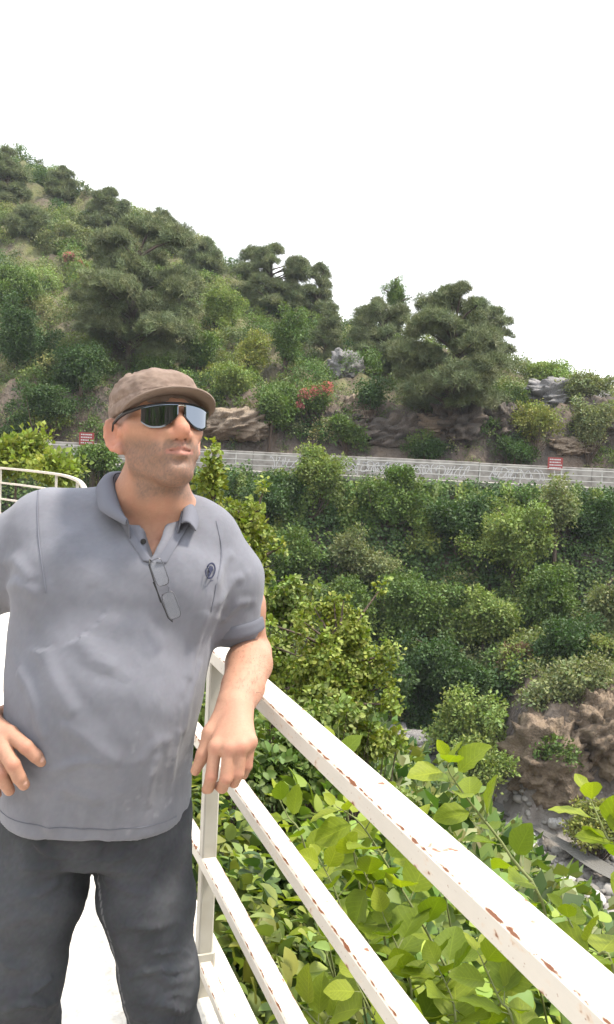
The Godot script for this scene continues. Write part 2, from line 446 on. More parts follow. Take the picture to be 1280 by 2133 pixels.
# ------------------------------------------------------------------ the person: a distance field, meshed as surface nets
class Field:
	var kind := PackedInt32Array()
	var op := PackedInt32Array()
	var k := PackedFloat32Array()
	var a := PackedVector3Array()
	var b := PackedVector3Array()
	var r := PackedVector3Array()
	var tf: Array[Transform3D] = []
	var rows := []
	var bc := PackedVector3Array()
	var br := PackedFloat32Array()
	func _put(ki, o, kk, aa, bb, rr, t, ro, c, rad):
		kind.append(ki); op.append(o); k.append(kk); a.append(aa); b.append(bb); r.append(rr); tf.append(t); rows.append(ro); bc.append(c); br.append(rad)
	func cap(p: Vector3, q: Vector3, ra: float, rb: float, kk := 0.02, o := 0):
		_put(0, o, kk, p, q, Vector3(ra, rb, 0), Transform3D(), null, (p + q) * 0.5, p.distance_to(q) * 0.5 + maxf(ra, rb))
	func chain(pts: Array, rad: Array, kk := 0.02):
		for i in pts.size() - 1: cap(pts[i], pts[i + 1], rad[i], rad[i + 1], kk)
	func ell(t: Transform3D, rad: Vector3, kk := 0.02, o := 0):
		_put(1, o, kk, t.origin, Vector3.ZERO, rad, t.affine_inverse(), null, t.origin, maxf(rad.x, maxf(rad.y, rad.z)))
	func loft(t: Transform3D, table: Array, kk := 0.02, o := 0):      # rows [y, centre x, centre z, half width, half depth]
		var y0: float = table[0][0]; var y1: float = table[-1][0]; var w := 0.0
		for s in table: w = maxf(w, maxf(s[3], s[4]) + absf(s[1]) * 0.0)
		var mid: Array = table[table.size() / 2]
		_put(2, o, kk, t * Vector3(mid[1], (y0 + y1) * 0.5, mid[2]), Vector3.ZERO, Vector3.ZERO, t.affine_inverse(), table, t * Vector3(mid[1], (y0 + y1) * 0.5, mid[2]), (y1 - y0) * 0.5 + w + 0.05)
	func plane(n: Vector3, at: Vector3, kk := 0.004):      # keeps what lies behind it
		_put(3, 2, kk, n.normalized(), at, Vector3.ZERO, Transform3D(), null, at, 1e3)
	func near(c: Vector3, rad: float) -> PackedInt32Array:
		var out := PackedInt32Array()
		for i in kind.size():
			if kind[i] == 3 or c.distance_to(bc[i]) < br[i] + rad + k[i] + 0.03: out.append(i)
		return out
	func one(i: int, p: Vector3) -> float:
		match kind[i]:
			0:
				var ba := b[i] - a[i]; var pa := p - a[i]
				var h := clampf(pa.dot(ba) / maxf(ba.dot(ba), 1e-9), 0.0, 1.0)
				return (pa - ba * h).length() - lerpf(r[i].x, r[i].y, h)
			1:
				var q := tf[i] * p
				var s := q / r[i]; var k0 := s.length(); var k1 := (s / r[i]).length()
				return k0 * (k0 - 1.0) / maxf(k1, 1e-6)
			2:
				var q := tf[i] * p; var t: Array = rows[i]; var j := 0
				var y := clampf(q.y, t[0][0], t[-1][0])
				while j < t.size() - 2 and t[j + 1][0] < y: j += 1
				var e: Array = t[j]; var f: Array = t[j + 1]
				var w: float = (y - e[0]) / (f[0] - e[0]); w = w * w * (3.0 - 2.0 * w) * 0.5 + w * 0.5
				var hx := lerpf(e[3], f[3], w); var hz := lerpf(e[4], f[4], w)
				var qx := absf(q.x - lerpf(e[1], f[1], w)) / hx; var qz := absf(q.z - lerpf(e[2], f[2], w)) / hz
				var d2 := (pow(pow(qx, 2.3) + pow(qz, 2.3), 1.0 / 2.3) - 1.0) * minf(hx, hz)
				var dy := absf(q.y - y)
				if dy > 0.0: return sqrt(maxf(d2, 0.0) ** 2 + dy * dy)
				return maxf(d2, maxf(t[0][0] - q.y, q.y - t[-1][0]))
		return a[i].dot(p - b[i])
	func ev(p: Vector3, act: PackedInt32Array) -> float:
		var d := 1e3
		for i in act:
			var v := one(i, p); var kk := k[i]
			if op[i] == 0:
				var h := maxf(kk - absf(d - v), 0.0) / kk
				d = minf(d, v) - h * h * kk * 0.25
			else:
				if op[i] == 1: v = -v
				var h := maxf(kk - absf(d - v), 0.0) / kk
				d = maxf(d, v) + h * h * kk * 0.25
		return d
	func hit(from: Vector3, dir: Vector3) -> Vector3:     # where a ray first meets the surface
		var p := from
		for s in 200:
			var act := near(p, 0.2); var d := ev(p, act) if act.size() else 0.1
			if d < 0.0004: break
			p += dir * minf(d * 0.7, 0.1)
		return p
	func net(lo: Vector3, hi: Vector3, c: float, out: Shape, moved: Callable, colour: Callable):
		var nn := Vector3i(((hi - lo) / c).ceil()) + Vector3i.ONE
		var B := 6; var sx := nn.x + 2; var sy := nn.y + 2
		var cell := {}; var edges := PackedInt32Array()
		var first := out.v.size()
		var vals := PackedFloat32Array(); vals.resize((B + 1) * (B + 1) * (B + 1))
		var W := B + 1
		for bz in range(0, nn.z, B):
			for by in range(0, nn.y, B):
				for bx in range(0, nn.x, B):
					var mid := lo + Vector3(bx + B * 0.5, by + B * 0.5, bz + B * 0.5) * c
					var rad := c * B * 0.9
					var act := near(mid, rad)
					if act.is_empty() or absf(ev(mid, act)) > rad * 1.2 + 0.004: continue
					var q := 0
					for z in W:
						for y in W:
							for x in W:
								vals[q] = ev(lo + Vector3(bx + x, by + y, bz + z) * c, act); q += 1
					for z in B:
						for y in B:
							for x in B:
								var o := x + W * (y + W * z)
								var s := 0
								var v0 := vals[o]
								for e in 8:
									if vals[o + (e & 1) + W * ((e >> 1) & 1) + W * W * (e >> 2)] < 0.0: s |= 1 << e
								if s == 0 or s == 255: continue
								var sum := Vector3.ZERO; var m := 0
								for e in 8:
									for ax in 3:
										var e2: int = e | (1 << ax)
										if e2 == e or ((s >> e) & 1) == ((s >> e2) & 1): continue
										var va := vals[o + (e & 1) + W * ((e >> 1) & 1) + W * W * (e >> 2)]
										var vb := vals[o + (e2 & 1) + W * ((e2 >> 1) & 1) + W * W * (e2 >> 2)]
										var pa := Vector3(e & 1, (e >> 1) & 1, e >> 2); var pb := Vector3(e2 & 1, (e2 >> 1) & 1, e2 >> 2)
										sum += pa.lerp(pb, va / (va - vb)); m += 1
								var key := (bx + x) + sx * ((by + y) + sy * (bz + z))
								cell[key] = out.v.size()
								out.add(lo + (Vector3(bx + x, by + y, bz + z) + sum / m) * c)
								for ax in 3:
									var vb := vals[o + (1 if ax == 0 else W if ax == 1 else W * W)]
									if (v0 < 0.0) != (vb < 0.0):
										edges.append(key); edges.append(ax + (3 if v0 < 0.0 else 0))
		var st := [1, sx, sx * sy]
		for t in range(0, edges.size(), 2):
			var key := edges[t]; var ax := edges[t + 1] % 3; var inside := edges[t + 1] >= 3
			var s1: int = st[(ax + 1) % 3]; var s2: int = st[(ax + 2) % 3]
			var ia: int = cell.get(key, -1); var ib: int = cell.get(key - s1, -1); var ic: int = cell.get(key - s1 - s2, -1); var id: int = cell.get(key - s2, -1)
			if ia < 0 or ib < 0 or ic < 0 or id < 0: continue
			if inside: out.quad(ia, id, ic, ib)
			else: out.quad(ia, ib, ic, id)
		out.smooth()
		for j in range(first, out.v.size()):
			out.c[j] = colour.call(out.v[j], out.n[j])
			out.v[j] += moved.call(out.v[j], out.n[j])
		out.smooth()

var HEAD := Transform3D((Basis(Vector3.UP, deg_to_rad(33.0)) * Basis(Vector3.RIGHT, deg_to_rad(-13.0))).scaled(Vector3.ONE * 1.04), Vector3(-0.312, 1.620, -1.745))
const BODY_AT := Vector3(-0.4, 0.0, -1.75)

func torso_rows(grow: float) -> Array:
	var t := []
	for s in [[0.79, -0.418, -1.765, 0.198, 0.152], [0.88, -0.415, -1.76, 0.198, 0.158], [0.98, -0.410, -1.755, 0.197, 0.163], [1.08, -0.402, -1.757, 0.205, 0.163], [1.18, -0.396, -1.767, 0.211, 0.150], [1.27, -0.388, -1.777, 0.212, 0.135], [1.34, -0.380, -1.785, 0.205, 0.122], [1.40, -0.372, -1.795, 0.17, 0.100], [1.45, -0.36, -1.805, 0.105, 0.075]]:
		t.append([s[0], s[1], s[2], s[3] + grow, s[4] + grow])
	return t

func body_field() -> Field:
	var F := Field.new()
	var H := HEAD
	F.loft(Transform3D(), torso_rows(-0.016), 0.03)
	F.cap(Vector3(-0.52, 1.385, -1.80), Vector3(-0.23, 1.385, -1.80), 0.062, 0.062, 0.05)
	F.cap(H * Vector3(0, -0.05, -0.032), Vector3(-0.338, 1.40, -1.800), 0.052, 0.070, 0.016)
	F.cap(H * Vector3(0, -0.12, -0.02), Vector3(-0.45, 1.40, -1.80), 0.045, 0.045, 0.05)
	F.cap(H * Vector3(0, -0.12, -0.02), Vector3(-0.25, 1.40, -1.80), 0.045, 0.045, 0.05)
	# skull and face
	var B := H.basis
	F.ell(Transform3D(B, H * Vector3(0, 0.022, -0.014)), Vector3(0.0765, 0.080, 0.097), 0.03)
	F.ell(Transform3D(B, H * Vector3(0, -0.045, 0.024)), Vector3(0.056, 0.066, 0.066), 0.03)
	for s in [-1, 1]:
		F.cap(H * Vector3(s * 0.050, -0.03, -0.005), H * Vector3(s * 0.041, -0.070, 0.010), 0.020 * 1.1, 0.018 * 1.1, 0.03)
		F.cap(H * Vector3(s * 0.041, -0.070, 0.010), H * Vector3(s * 0.015, -0.104, 0.064), 0.018 * 1.1, 0.018 * 1.1, 0.025)
		F.cap(H * Vector3(s * 0.060, -0.012, 0.030), H * Vector3(s * 0.038, -0.022, 0.066), 0.018, 0.022, 0.03)
		F.cap(H * Vector3(s * 0.012, 0.024, 0.083), H * Vector3(s * 0.048, 0.024, 0.066), 0.014, 0.013, 0.02)
		F.ell(Transform3D(B, H * Vector3(s * 0.033, 0.003, 0.082)), Vector3(0.018, 0.011, 0.014), 0.018, 1)
		F.cap(H * Vector3(s * 0.033, 0.003, 0.068), H * Vector3(s * 0.034, 0.003, 0.069), 0.014, 0.014, 0.004)
		# ears
		var eb := B * Basis(Vector3.UP, -s * 0.55) * Basis(Vector3.RIGHT, -0.15)
		F.ell(Transform3D(eb, H * Vector3(s * 0.084, -0.018, -0.015)), Vector3(0.0065, 0.034, 0.018), 0.007)
		F.ell(Transform3D(eb, H * Vector3(s * 0.0925, -0.014, -0.0095)), Vector3(0.0115, 0.019, 0.0105), 0.003, 1)
		F.cap(H * Vector3(s * 0.081, -0.047, -0.004), H * Vector3(s * 0.079, -0.051, -0.002), 0.0085, 0.0080, 0.008)
		var rim := []
		for j in 8:
			var w := lerpf(0.5, 4.3, j / 7.0)
			rim.append(H * Vector3(s * 0.084, -0.018, -0.015) + eb * Vector3(s * 0.0055, 0.031 * cos(w - 0.6), -0.0165 * sin(w - 0.6)))
		F.chain(rim, [0.0040, 0.0046, 0.0048, 0.0048, 0.0046, 0.0044, 0.0042, 0.0040], 0.003)
		F.cap(H * Vector3(s * 0.079, -0.013, 0.006), H * Vector3(s * 0.080, -0.017, 0.006), 0.006, 0.006, 0.006)
	F.cap(H * Vector3(0, 0.012, 0.085), H * Vector3(0, -0.026, 0.109), 0.0095, 0.0132, 0.014)
	F.cap(H * Vector3(0, -0.031, 0.109), H * Vector3(0, -0.034, 0.103), 0.0150, 0.0150, 0.008)
	for s in [-1, 1]:
		F.cap(H * Vector3(s * 0.0145, -0.039, 0.098), H * Vector3(s * 0.0165, -0.036, 0.090), 0.0105, 0.010, 0.008)
		F.cap(H * Vector3(s * 0.0075, -0.051, 0.104), H * Vector3(s * 0.0095, -0.045, 0.098), 0.0045, 0.0045, 0.003, 1)
		F.cap(H * Vector3(s * 0.022, -0.030, 0.082), H * Vector3(s * 0.036, -0.070, 0.072), 0.008, 0.010, 0.02)
	# mouth and chin
	F.ell(Transform3D(B, H * Vector3(0, -0.066, 0.074)), Vector3(0.036, 0.024, 0.022), 0.02)
	F.ell(Transform3D(B, H * Vector3(0, -0.101, 0.071)), Vector3(0.025, 0.020, 0.020), 0.025)
	for s in [-1, 1]:
		F.cap(H * Vector3(s * 0.026, -0.0665, 0.084), H * Vector3(s * 0.006, -0.0610, 0.0975), 0.0038, 0.0062, 0.006)
		F.cap(H * Vector3(s * 0.024, -0.0700, 0.083), H * Vector3(s * 0.003, -0.0755, 0.0955), 0.0042, 0.0078, 0.006)
		F.cap(H * Vector3(s * 0.027, -0.0672, 0.0885), H * Vector3(0, -0.0675, 0.1045), 0.0010, 0.0026, 0.003, 1)
	F.cap(H * Vector3(-0.010, -0.0880, 0.098), H * Vector3(0.010, -0.0880, 0.098), 0.004, 0.004, 0.012, 1)
	# arms
	var el := Vector3(-0.108, 1.135, -1.860); var wl := Vector3(-0.120, 1.082, -1.630)
	F.chain([Vector3(-0.21, 1.385, -1.80), Vector3(-0.136, 1.244, -1.830), el], [0.060, 0.050, 0.038], 0.03)
	F.chain([el, Vector3(-0.108, 1.128, -1.790), Vector3(-0.113, 1.103, -1.700), wl], [0.046, 0.050, 0.041, 0.030], 0.007)
	F.cap(Vector3(-0.111, 1.103, -1.700), Vector3(-0.126, 1.085, -1.630), 0.030, 0.027, 0.03)
	var er := Vector3(-0.83, 1.16, -1.90); var wr := Vector3(-0.626, 1.021, -1.660)
	F.chain([Vector3(-0.56, 1.385, -1.80), Vector3(-0.70, 1.28, -1.85), er, Vector3(-0.755, 1.11, -1.80), wr], [0.062, 0.056, 0.048, 0.046, 0.031], 0.03)
	hand_left(F, wl)
	hand_right(F, wr)
	return F

func hand_left(F: Field, w: Vector3):
	# back of the hand towards the viewer, fingers hanging, thumb towards the body
	var mcp := [Vector3(-0.148, 1.030, -1.545), Vector3(-0.122, 1.032, -1.535), Vector3(-0.100, 1.035, -1.540), Vector3(-0.085, 1.040, -1.555)]
	var pip := [Vector3(-0.152, 0.980, -1.532), Vector3(-0.124, 0.981, -1.522), Vector3(-0.103, 0.987, -1.532), Vector3(-0.088, 0.996, -1.550)]
	var dip := [Vector3(-0.159, 0.949, -1.553), Vector3(-0.133, 0.951, -1.552), Vector3(-0.112, 0.959, -1.560), Vector3(-0.096, 0.969, -1.576)]
	var tip := [Vector3(-0.166, 0.934, -1.582), Vector3(-0.143, 0.939, -1.588), Vector3(-0.121, 0.949, -1.594), Vector3(-0.104, 0.961, -1.604)]
	var rad := [0.0116, 0.0118, 0.0112, 0.0099]
	for i in 4:
		F.cap(w.lerp(mcp[i], 0.15), mcp[i], 0.021, 0.0135, 0.020)
		F.cap(mcp[i] + Vector3(0, 0.002, 0.002), mcp[i] + Vector3(0, 0.0, 0.002), 0.0130, 0.0130, 0.006)
	F.cap(w.lerp(mcp[1], 0.35) + Vector3(0, 0, -0.012), (mcp[1] + mcp[2]) * 0.5 + Vector3(0, 0, -0.016), 0.020, 0.016, 0.02)
	for i in 4:
		F.cap(mcp[i], pip[i], rad[i] * 1.06, rad[i], 0.0045)
		F.cap(pip[i], dip[i], rad[i], rad[i] * 0.9, 0.003)
		F.cap(dip[i], tip[i], rad[i] * 0.9, rad[i] * 0.78, 0.003)
	for i in 4: knuckles.append(mcp[i] + Vector3(0, 0.002, 0.014)); knuckles.append(pip[i] + Vector3(0, 0.002, 0.012))
	F.chain([w.lerp(Vector3(-0.153, 1.064, -1.600), 0.6), Vector3(-0.161, 1.042, -1.585), Vector3(-0.173, 1.005, -1.572), Vector3(-0.187, 0.972, -1.575)], [0.022, 0.0165, 0.0128, 0.0095], 0.008)

func hand_right(F: Field, w: Vector3):
	var mcp := [Vector3(-0.548, 1.018, -1.600), Vector3(-0.560, 1.000, -1.585), Vector3(-0.578, 0.980, -1.585), Vector3(-0.600, 0.958, -1.600)]
	var pip := [Vector3(-0.509, 1.002, -1.575), Vector3(-0.528, 0.973, -1.560), Vector3(-0.552, 0.952, -1.565), Vector3(-0.579, 0.933, -1.585)]
	var dip := [Vector3(-0.492, 0.984, -1.580), Vector3(-0.518, 0.947, -1.566), Vector3(-0.545, 0.931, -1.572), Vector3(-0.574, 0.912, -1.592)]
	var tip := [Vector3(-0.484, 0.970, -1.590), Vector3(-0.512, 0.928, -1.578), Vector3(-0.542, 0.912, -1.586), Vector3(-0.571, 0.897, -1.600)]
	var rad := [0.0138, 0.0142, 0.0135, 0.012]
	for i in 4:
		F.cap(w.lerp(mcp[i], 0.1), mcp[i], 0.024, 0.0150, 0.02)
	for i in 4:
		F.cap(mcp[i], pip[i], rad[i] * 1.05, rad[i], 0.005)
		F.cap(pip[i], dip[i], rad[i], rad[i] * 0.92, 0.003)
		F.cap(dip[i], tip[i], rad[i] * 0.92, rad[i] * 0.80, 0.003)
	for i in 4: knuckles.append(pip[i] + Vector3(0.004, 0.002, 0.012))
	for i in 3: nails.append(tip[i] + (Vector3(0, 1.58, 0) - tip[i]).normalized() * rad[i] * 0.8 + Vector3(0, 0.004, 0))
	F.chain([w, w + Vector3(0.03, 0.0, -0.05), w + Vector3(0.05, -0.01, -0.11)], [0.02, 0.015, 0.011], 0.01)

var nails := []
var knuckles := []
func skin(p: Vector3, n: Vector3) -> Color:
	var q := HEAD.affine_inverse() * p
	var c := Color(0.355, 0.192, 0.128)
	var g := noise.get_noise_3dv(p * 60.0); var g2 := fine.get_noise_3dv(p * 420.0)
	c = c * (1.0 + 0.07 * g + 0.08 * g2)
	c = c.lerp(Color(0.38, 0.165, 0.115), clampf(0.5 * noise.get_noise_3dv(p * 25.0), 0.0, 0.4))
	for kn in knuckles:
		if p.distance_squared_to(kn) < 0.00025: c = c.lerp(Color(0.36, 0.150, 0.105), 0.40 * smoothstep(0.015, 0.006, p.distance_to(kn)))
	for nl in nails:
		if p.distance_squared_to(nl) < 0.00004: c = c.lerp(Color(0.66, 0.42, 0.34), 0.8 * smoothstep(0.0063, 0.005, p.distance_to(nl)))
	if q.length() < 0.22 and q.y > -0.2:
		# stubble: jaw, chin, upper lip, with the grain of short hairs
		var beard := smoothstep(-0.044, -0.062, q.y - maxf(0.0, absf(q.x) - 0.034) * 0.50) * smoothstep(-0.015, 0.015, q.z) * smoothstep(-0.155, -0.130, q.y - q.z * 0.25 + 0.01)
		beard = clampf(beard + 0.35 * noise.get_noise_3dv(p * 90.0) * beard, 0.0, 1.0)
		beard = clampf(beard + 0.75 * smoothstep(0.034, 0.022, absf(q.x)) * smoothstep(-0.044, -0.049, q.y) * smoothstep(0.07, 0.08, q.z), 0.0, 1.0)
		c = c * Color.WHITE.lerp(Color(0.90, 0.86, 0.82), smoothstep(0.19, 0.13, q.length()))
		c = c.lerp(Color(0.105, 0.078, 0.064), beard * (0.60 + 0.35 * g2))
		var hair := smoothstep(0.045, 0.058, absf(q.x)) * smoothstep(-0.012, 0.006, q.y + 0.1 * minf(q.z, 0.0)) * smoothstep(0.050, 0.028, q.z)
		var back := smoothstep(-0.02, -0.06, q.z) * smoothstep(-0.07, -0.04, q.y)
		c = c.lerp(Color(0.16, 0.125, 0.105), clampf(maxf(hair, back), 0.0, 1.0) * (0.6 + 0.3 * g2))
		var lip := smoothstep(0.0, 0.004, 0.030 - absf(q.x)) * smoothstep(0.0105, 0.0075, absf(q.y + 0.0688 + absf(q.x) * 0.0) + absf(q.x) * 0.18) * smoothstep(0.078, 0.084, q.z)
		c = c.lerp(Color(0.34, 0.135, 0.105), lip * 0.6)
		c = c.lerp(Color(0.56, 0.22, 0.15), 0.35 * smoothstep(0.03, 0.012, q.distance_to(Vector3(0, -0.035, 0.11))) + 0.35 * smoothstep(0.072, 0.085, absf(q.x)) * smoothstep(0.03, 0.0, q.y))
	return c

func shirt_field() -> Field:
	var F := Field.new()
	F.loft(Transform3D(), torso_rows(0.0), 0.03)
	F.cap(Vector3(-0.53, 1.385, -1.80), Vector3(-0.245, 1.380, -1.80), 0.076, 0.074, 0.06)
	F.cap(Vector3(-0.52, 1.392, -1.80), Vector3(-0.37, 1.445, -1.815), 0.062, 0.058, 0.05)
	F.cap(Vector3(-0.22, 1.392, -1.80), Vector3(-0.32, 1.445, -1.815), 0.062, 0.058, 0.05)
	# chest and belly
	F.ell(Transform3D(Basis(), Vector3(-0.47, 1.30, -1.70)), Vector3(0.10, 0.085, 0.055), 0.07)
	F.ell(Transform3D(Basis(), Vector3(-0.27, 1.30, -1.70)), Vector3(0.10, 0.085, 0.055), 0.07)
	F.ell(Transform3D(Basis(), Vector3(-0.385, 1.05, -1.68)), Vector3(0.15, 0.17, 0.10), 0.07)
	# sleeves
	F.chain([Vector3(-0.222, 1.372, -1.80), Vector3(-0.159, 1.306, -1.810), Vector3(-0.144, 1.216, -1.820)], [0.080, 0.066, 0.059], 0.04)
	F.chain([Vector3(-0.55, 1.385, -1.80), Vector3(-0.645, 1.315, -1.83), Vector3(-0.73, 1.245, -1.87)], [0.086, 0.084, 0.080], 0.05)
	return F

func seg_dist(p: Vector3, a: Vector3, b: Vector3) -> float:
	var ba := b - a
	return (p - a - ba * clampf((p - a).dot(ba) / ba.dot(ba), 0.0, 1.0)).length()

var folds := []
func shirt_fold(p: Vector3, n: Vector3) -> Vector3:
	var d := 0.0; var e := 0.0
	for f in folds:
		var a: Vector3 = f[0]
		if p.distance_squared_to(a) > 0.02: continue
		var s := seg_dist(p, f[0], f[1]); var w: float = f[2]
		d = maxf(d, f[3] * exp(-s * s / (w * w))) if f[3] > 0.0 else minf(d, f[3] * exp(-s * s / (w * w)))
		e = maxf(e, exp(-s * s / (w * w * 5.0)))
	d = d * 1.1 - 0.0018 * e
	# slack cloth: long soft diagonal waves that grow towards the hem
	var low := smoothstep(1.30, 0.85, p.y)
	d += (0.0022 + 0.005 * low) * noise.get_noise_3d(p.x * 5.0 + p.y * 2.5, p.y * 2.2 - p.x * 2.0, p.z * 4.0)
	d += 0.0016 * noise.get_noise_3d(p.x * 16.0 + p.y * 7.0 + 40.0, p.y * 9.0, p.z * 12.0)
	return n * d

func shirt_colour(p: Vector3, n: Vector3) -> Color:
	var c := Color(0.146, 0.149, 0.172)
	var w := noise.get_noise_3dv(p * 9.0)
	var f := fine.get_noise_3d(p.x * 300.0, p.y * 60.0, p.z * 300.0)
	c = c * (1.0 + 0.16 * w + 0.05 * f)
	# worn, washed-out bands at the hem and seams
	var stain := smoothstep(0.30, 0.55, noise.get_noise_3dv(p * 22.0 + Vector3(9, 2, 4))) * smoothstep(0.10, 0.04, Vector2(p.x + 0.27, (p.y - 0.90) * 0.5).length())
	c = c.lerp(Color(0.34, 0.34, 0.37), stain * 0.3)
	return c

func build_person():
	var who := base("person", BODY_AT)
	tag(who, "man in grey polo shirt, brown cap and dark jeans leaning on the white railing", "person")
	var BF := body_field()
	var s := Shape.new()
	BF.net(Vector3(-0.50, 1.42, -1.95), Vector3(-0.17, 1.78, -1.58), 0.0032, s, still, skin)
	BF.net(Vector3(-0.50, 1.20, -1.95), Vector3(-0.17, 1.424, -1.58), 0.006, s, still, skin)
	BF.net(Vector3(-0.26, 0.90, -1.648), Vector3(0.02, 1.20, -1.47), 0.0028, s, still, skin)
	BF.net(Vector3(-0.19, 1.0, -1.94), Vector3(0.03, 1.33, -1.644), 0.0045, s, still, skin)
	BF.net(Vector3(-0.71, 0.88, -1.76), Vector3(-0.46, 1.12, -1.50), 0.0028, s, still, skin)
	BF.net(Vector3(-1.0, 0.95, -1.99), Vector3(-0.705, 1.40, -1.60), 0.008, s, still, skin)
	var core := Field.new()      # what the clothes hide
	core.loft(Transform3D(), torso_rows(-0.03), 0.03)
	core.chain([Vector3(-0.335, 0.80, -1.76), Vector3(-0.265, 0.47, -1.73), Vector3(-0.235, 0.10, -1.77), Vector3(-0.215, 0.05, -1.64)], [0.085, 0.05, 0.035, 0.028], 0.03)
	core.chain([Vector3(-0.50, 0.80, -1.76), Vector3(-0.53, 0.47, -1.71), Vector3(-0.55, 0.10, -1.75), Vector3(-0.57, 0.05, -1.62)], [0.085, 0.05, 0.035, 0.028], 0.03)
	core.net(Vector3(-0.75, 0.0, -1.98), Vector3(0.0, 1.30, -1.50), 0.02, s, still, skin)
	s.shift(-BODY_AT)
	put("body", s.mesh(), M.skin, who)
	# short dark hair on the forearm
	rng.seed = 77
	var hairs := Shape.new(); var ea := Vector3(-0.108, 1.128, -1.790); var wa := Vector3(-0.118, 1.083, -1.630)
	for k in 420:
		var c := ea.lerp(wa, rng.randf_range(-0.1, 0.85)); var dir := Vector3(rng.randfn() * 0.6 + 0.35, rng.randfn() * 0.5 + 0.35, rng.randf_range(0.2, 1.0)).normalized()
		var q := BF.hit(c + dir * 0.09, -dir); var run := ((wa - ea).normalized() + dir * 0.35 + Vector3(rng.randfn(), rng.randfn(), rng.randfn()) * 0.3).normalized()
		var sd := run.cross(dir).normalized() * 0.00022; var i0 := hairs.v.size()
		q -= BODY_AT
		hairs.add(q - sd); hairs.add(q + sd); hairs.add(q + run * rng.randf_range(0.006, 0.012) + dir * 0.001); hairs.tri(i0, i0 + 1, i0 + 2)
	put("arm_hair", hairs.mesh(), M.hair, who).set_meta("kind", "stuff")
	# ---- polo shirt
	var SF := shirt_field()
	var cloth := shirt_field()
	var e1 := Vector3(-0.144, 1.208, -1.820); var d1: Vector3 = (Vector3(-0.144, 1.216, -1.820) - Vector3(-0.159, 1.306, -1.810)).normalized()
	# cuts: hem, cuffs, neck hole, V opening
	cloth.plane(Vector3(0.02, -1, -0.06), Vector3(-0.41, 0.806, -1.70))
	cloth.cap(HEAD * Vector3(0, -0.04, -0.022), Vector3(-0.342, 1.425, -1.79), 0.070, 0.082, 0.006, 1)
	V_cut(cloth)
	var creases := [      # start, end, width, height
		[Vector3(-0.487, 1.268, -1.600), Vector3(-0.332, 1.129, -1.600), 0.020, 0.007], [Vector3(-0.528, 1.240, -1.600), Vector3(-0.412, 1.032, -1.600), 0.018, 0.007], [Vector3(-0.549, 1.175, -1.600), Vector3(-0.466, 0.992, -1.600), 0.014, 0.006], [Vector3(-0.465, 1.280, -1.600), Vector3(-0.271, 1.216, -1.600), 0.024, 0.004],
		[Vector3(-0.467, 1.048, -1.600), Vector3(-0.317, 0.961, -1.600), 0.018, 0.006], [Vector3(-0.497, 0.952, -1.600), Vector3(-0.327, 0.975, -1.600), 0.010, 0.006], [Vector3(-0.500, 0.905, -1.600), Vector3(-0.352, 0.903, -1.600), 0.014, 0.005], [Vector3(-0.454, 0.916, -1.600), Vector3(-0.470, 0.825, -1.600), 0.014, 0.007],
		[Vector3(-0.174, 1.309, -1.600), Vector3(-0.217, 1.117, -1.600), 0.013, 0.006], [Vector3(-0.184, 1.220, -1.600), Vector3(-0.222, 1.004, -1.600), 0.012, 0.005], [Vector3(-0.163, 1.258, -1.600), Vector3(-0.092, 1.303, -1.600), 0.009, 0.006], [Vector3(-0.168, 1.284, -1.600), Vector3(-0.108, 1.358, -1.600), 0.010, 0.006], [Vector3(-0.170, 1.318, -1.600), Vector3(-0.133, 1.407, -1.600), 0.012, 0.005],
		[Vector3(-0.504, 1.443, -1.600), Vector3(-0.491, 1.293, -1.600), 0.008, -0.004], [Vector3(-0.575, 1.301, -1.600), Vector3(-0.493, 1.302, -1.600), 0.014, 0.006], [Vector3(-0.576, 1.357, -1.600), Vector3(-0.507, 1.324, -1.600), 0.014, 0.006], [Vector3(-0.405, 1.126, -1.600), Vector3(-0.248, 1.087, -1.600), 0.028, 0.004],
		[Vector3(-0.259, 1.021, -1.600), Vector3(-0.286, 0.868, -1.600), 0.011, 0.005], [Vector3(-0.222, 1.079, -1.600), Vector3(-0.237, 0.908, -1.600), 0.009, 0.005], [Vector3(-0.330, 0.942, -1.600), Vector3(-0.354, 0.821, -1.600), 0.014, 0.005], [Vector3(-0.399, 0.910, -1.600), Vector3(-0.405, 0.824, -1.600), 0.010, 0.004],
		[Vector3(-0.469, 1.417, -1.600), Vector3(-0.383, 1.294, -1.600), 0.022, 0.004], [Vector3(-0.215, 1.412, -1.600), Vector3(-0.271, 1.225, -1.600), 0.022, 0.003], [Vector3(-0.308, 0.971, -1.600), Vector3(-0.228, 1.041, -1.600), 0.012, 0.004]]
	folds = []
	for c in creases:
		var last = null
		for j in 6:
			var aim: Vector3 = ((c[0] as Vector3).lerp(c[1], j / 5.0) + Vector3(0, 0.008 * sin(j * 1.7 + c[2] * 300.0), 0))
			var on := SF.hit(Vector3(0, 1.58, 0).lerp(aim, 0.82), (aim - Vector3(0, 1.58, 0)).normalized())
			if last != null: folds.append([last, on, c[2], c[3] * (0.45 if j == 1 or j == 5 else 1.0)])
			last = on
	var sh := Shape.new()
	cloth.net(Vector3(-0.80, 0.78, -2.02), Vector3(-0.06, 1.54, -1.50), 0.0062, sh, shirt_fold, shirt_colour)
	sh.shift(-BODY_AT)
	var shirt := put("polo_shirt", sh.mesh(), M.shirt, who)
	build_collar(shirt, SF)
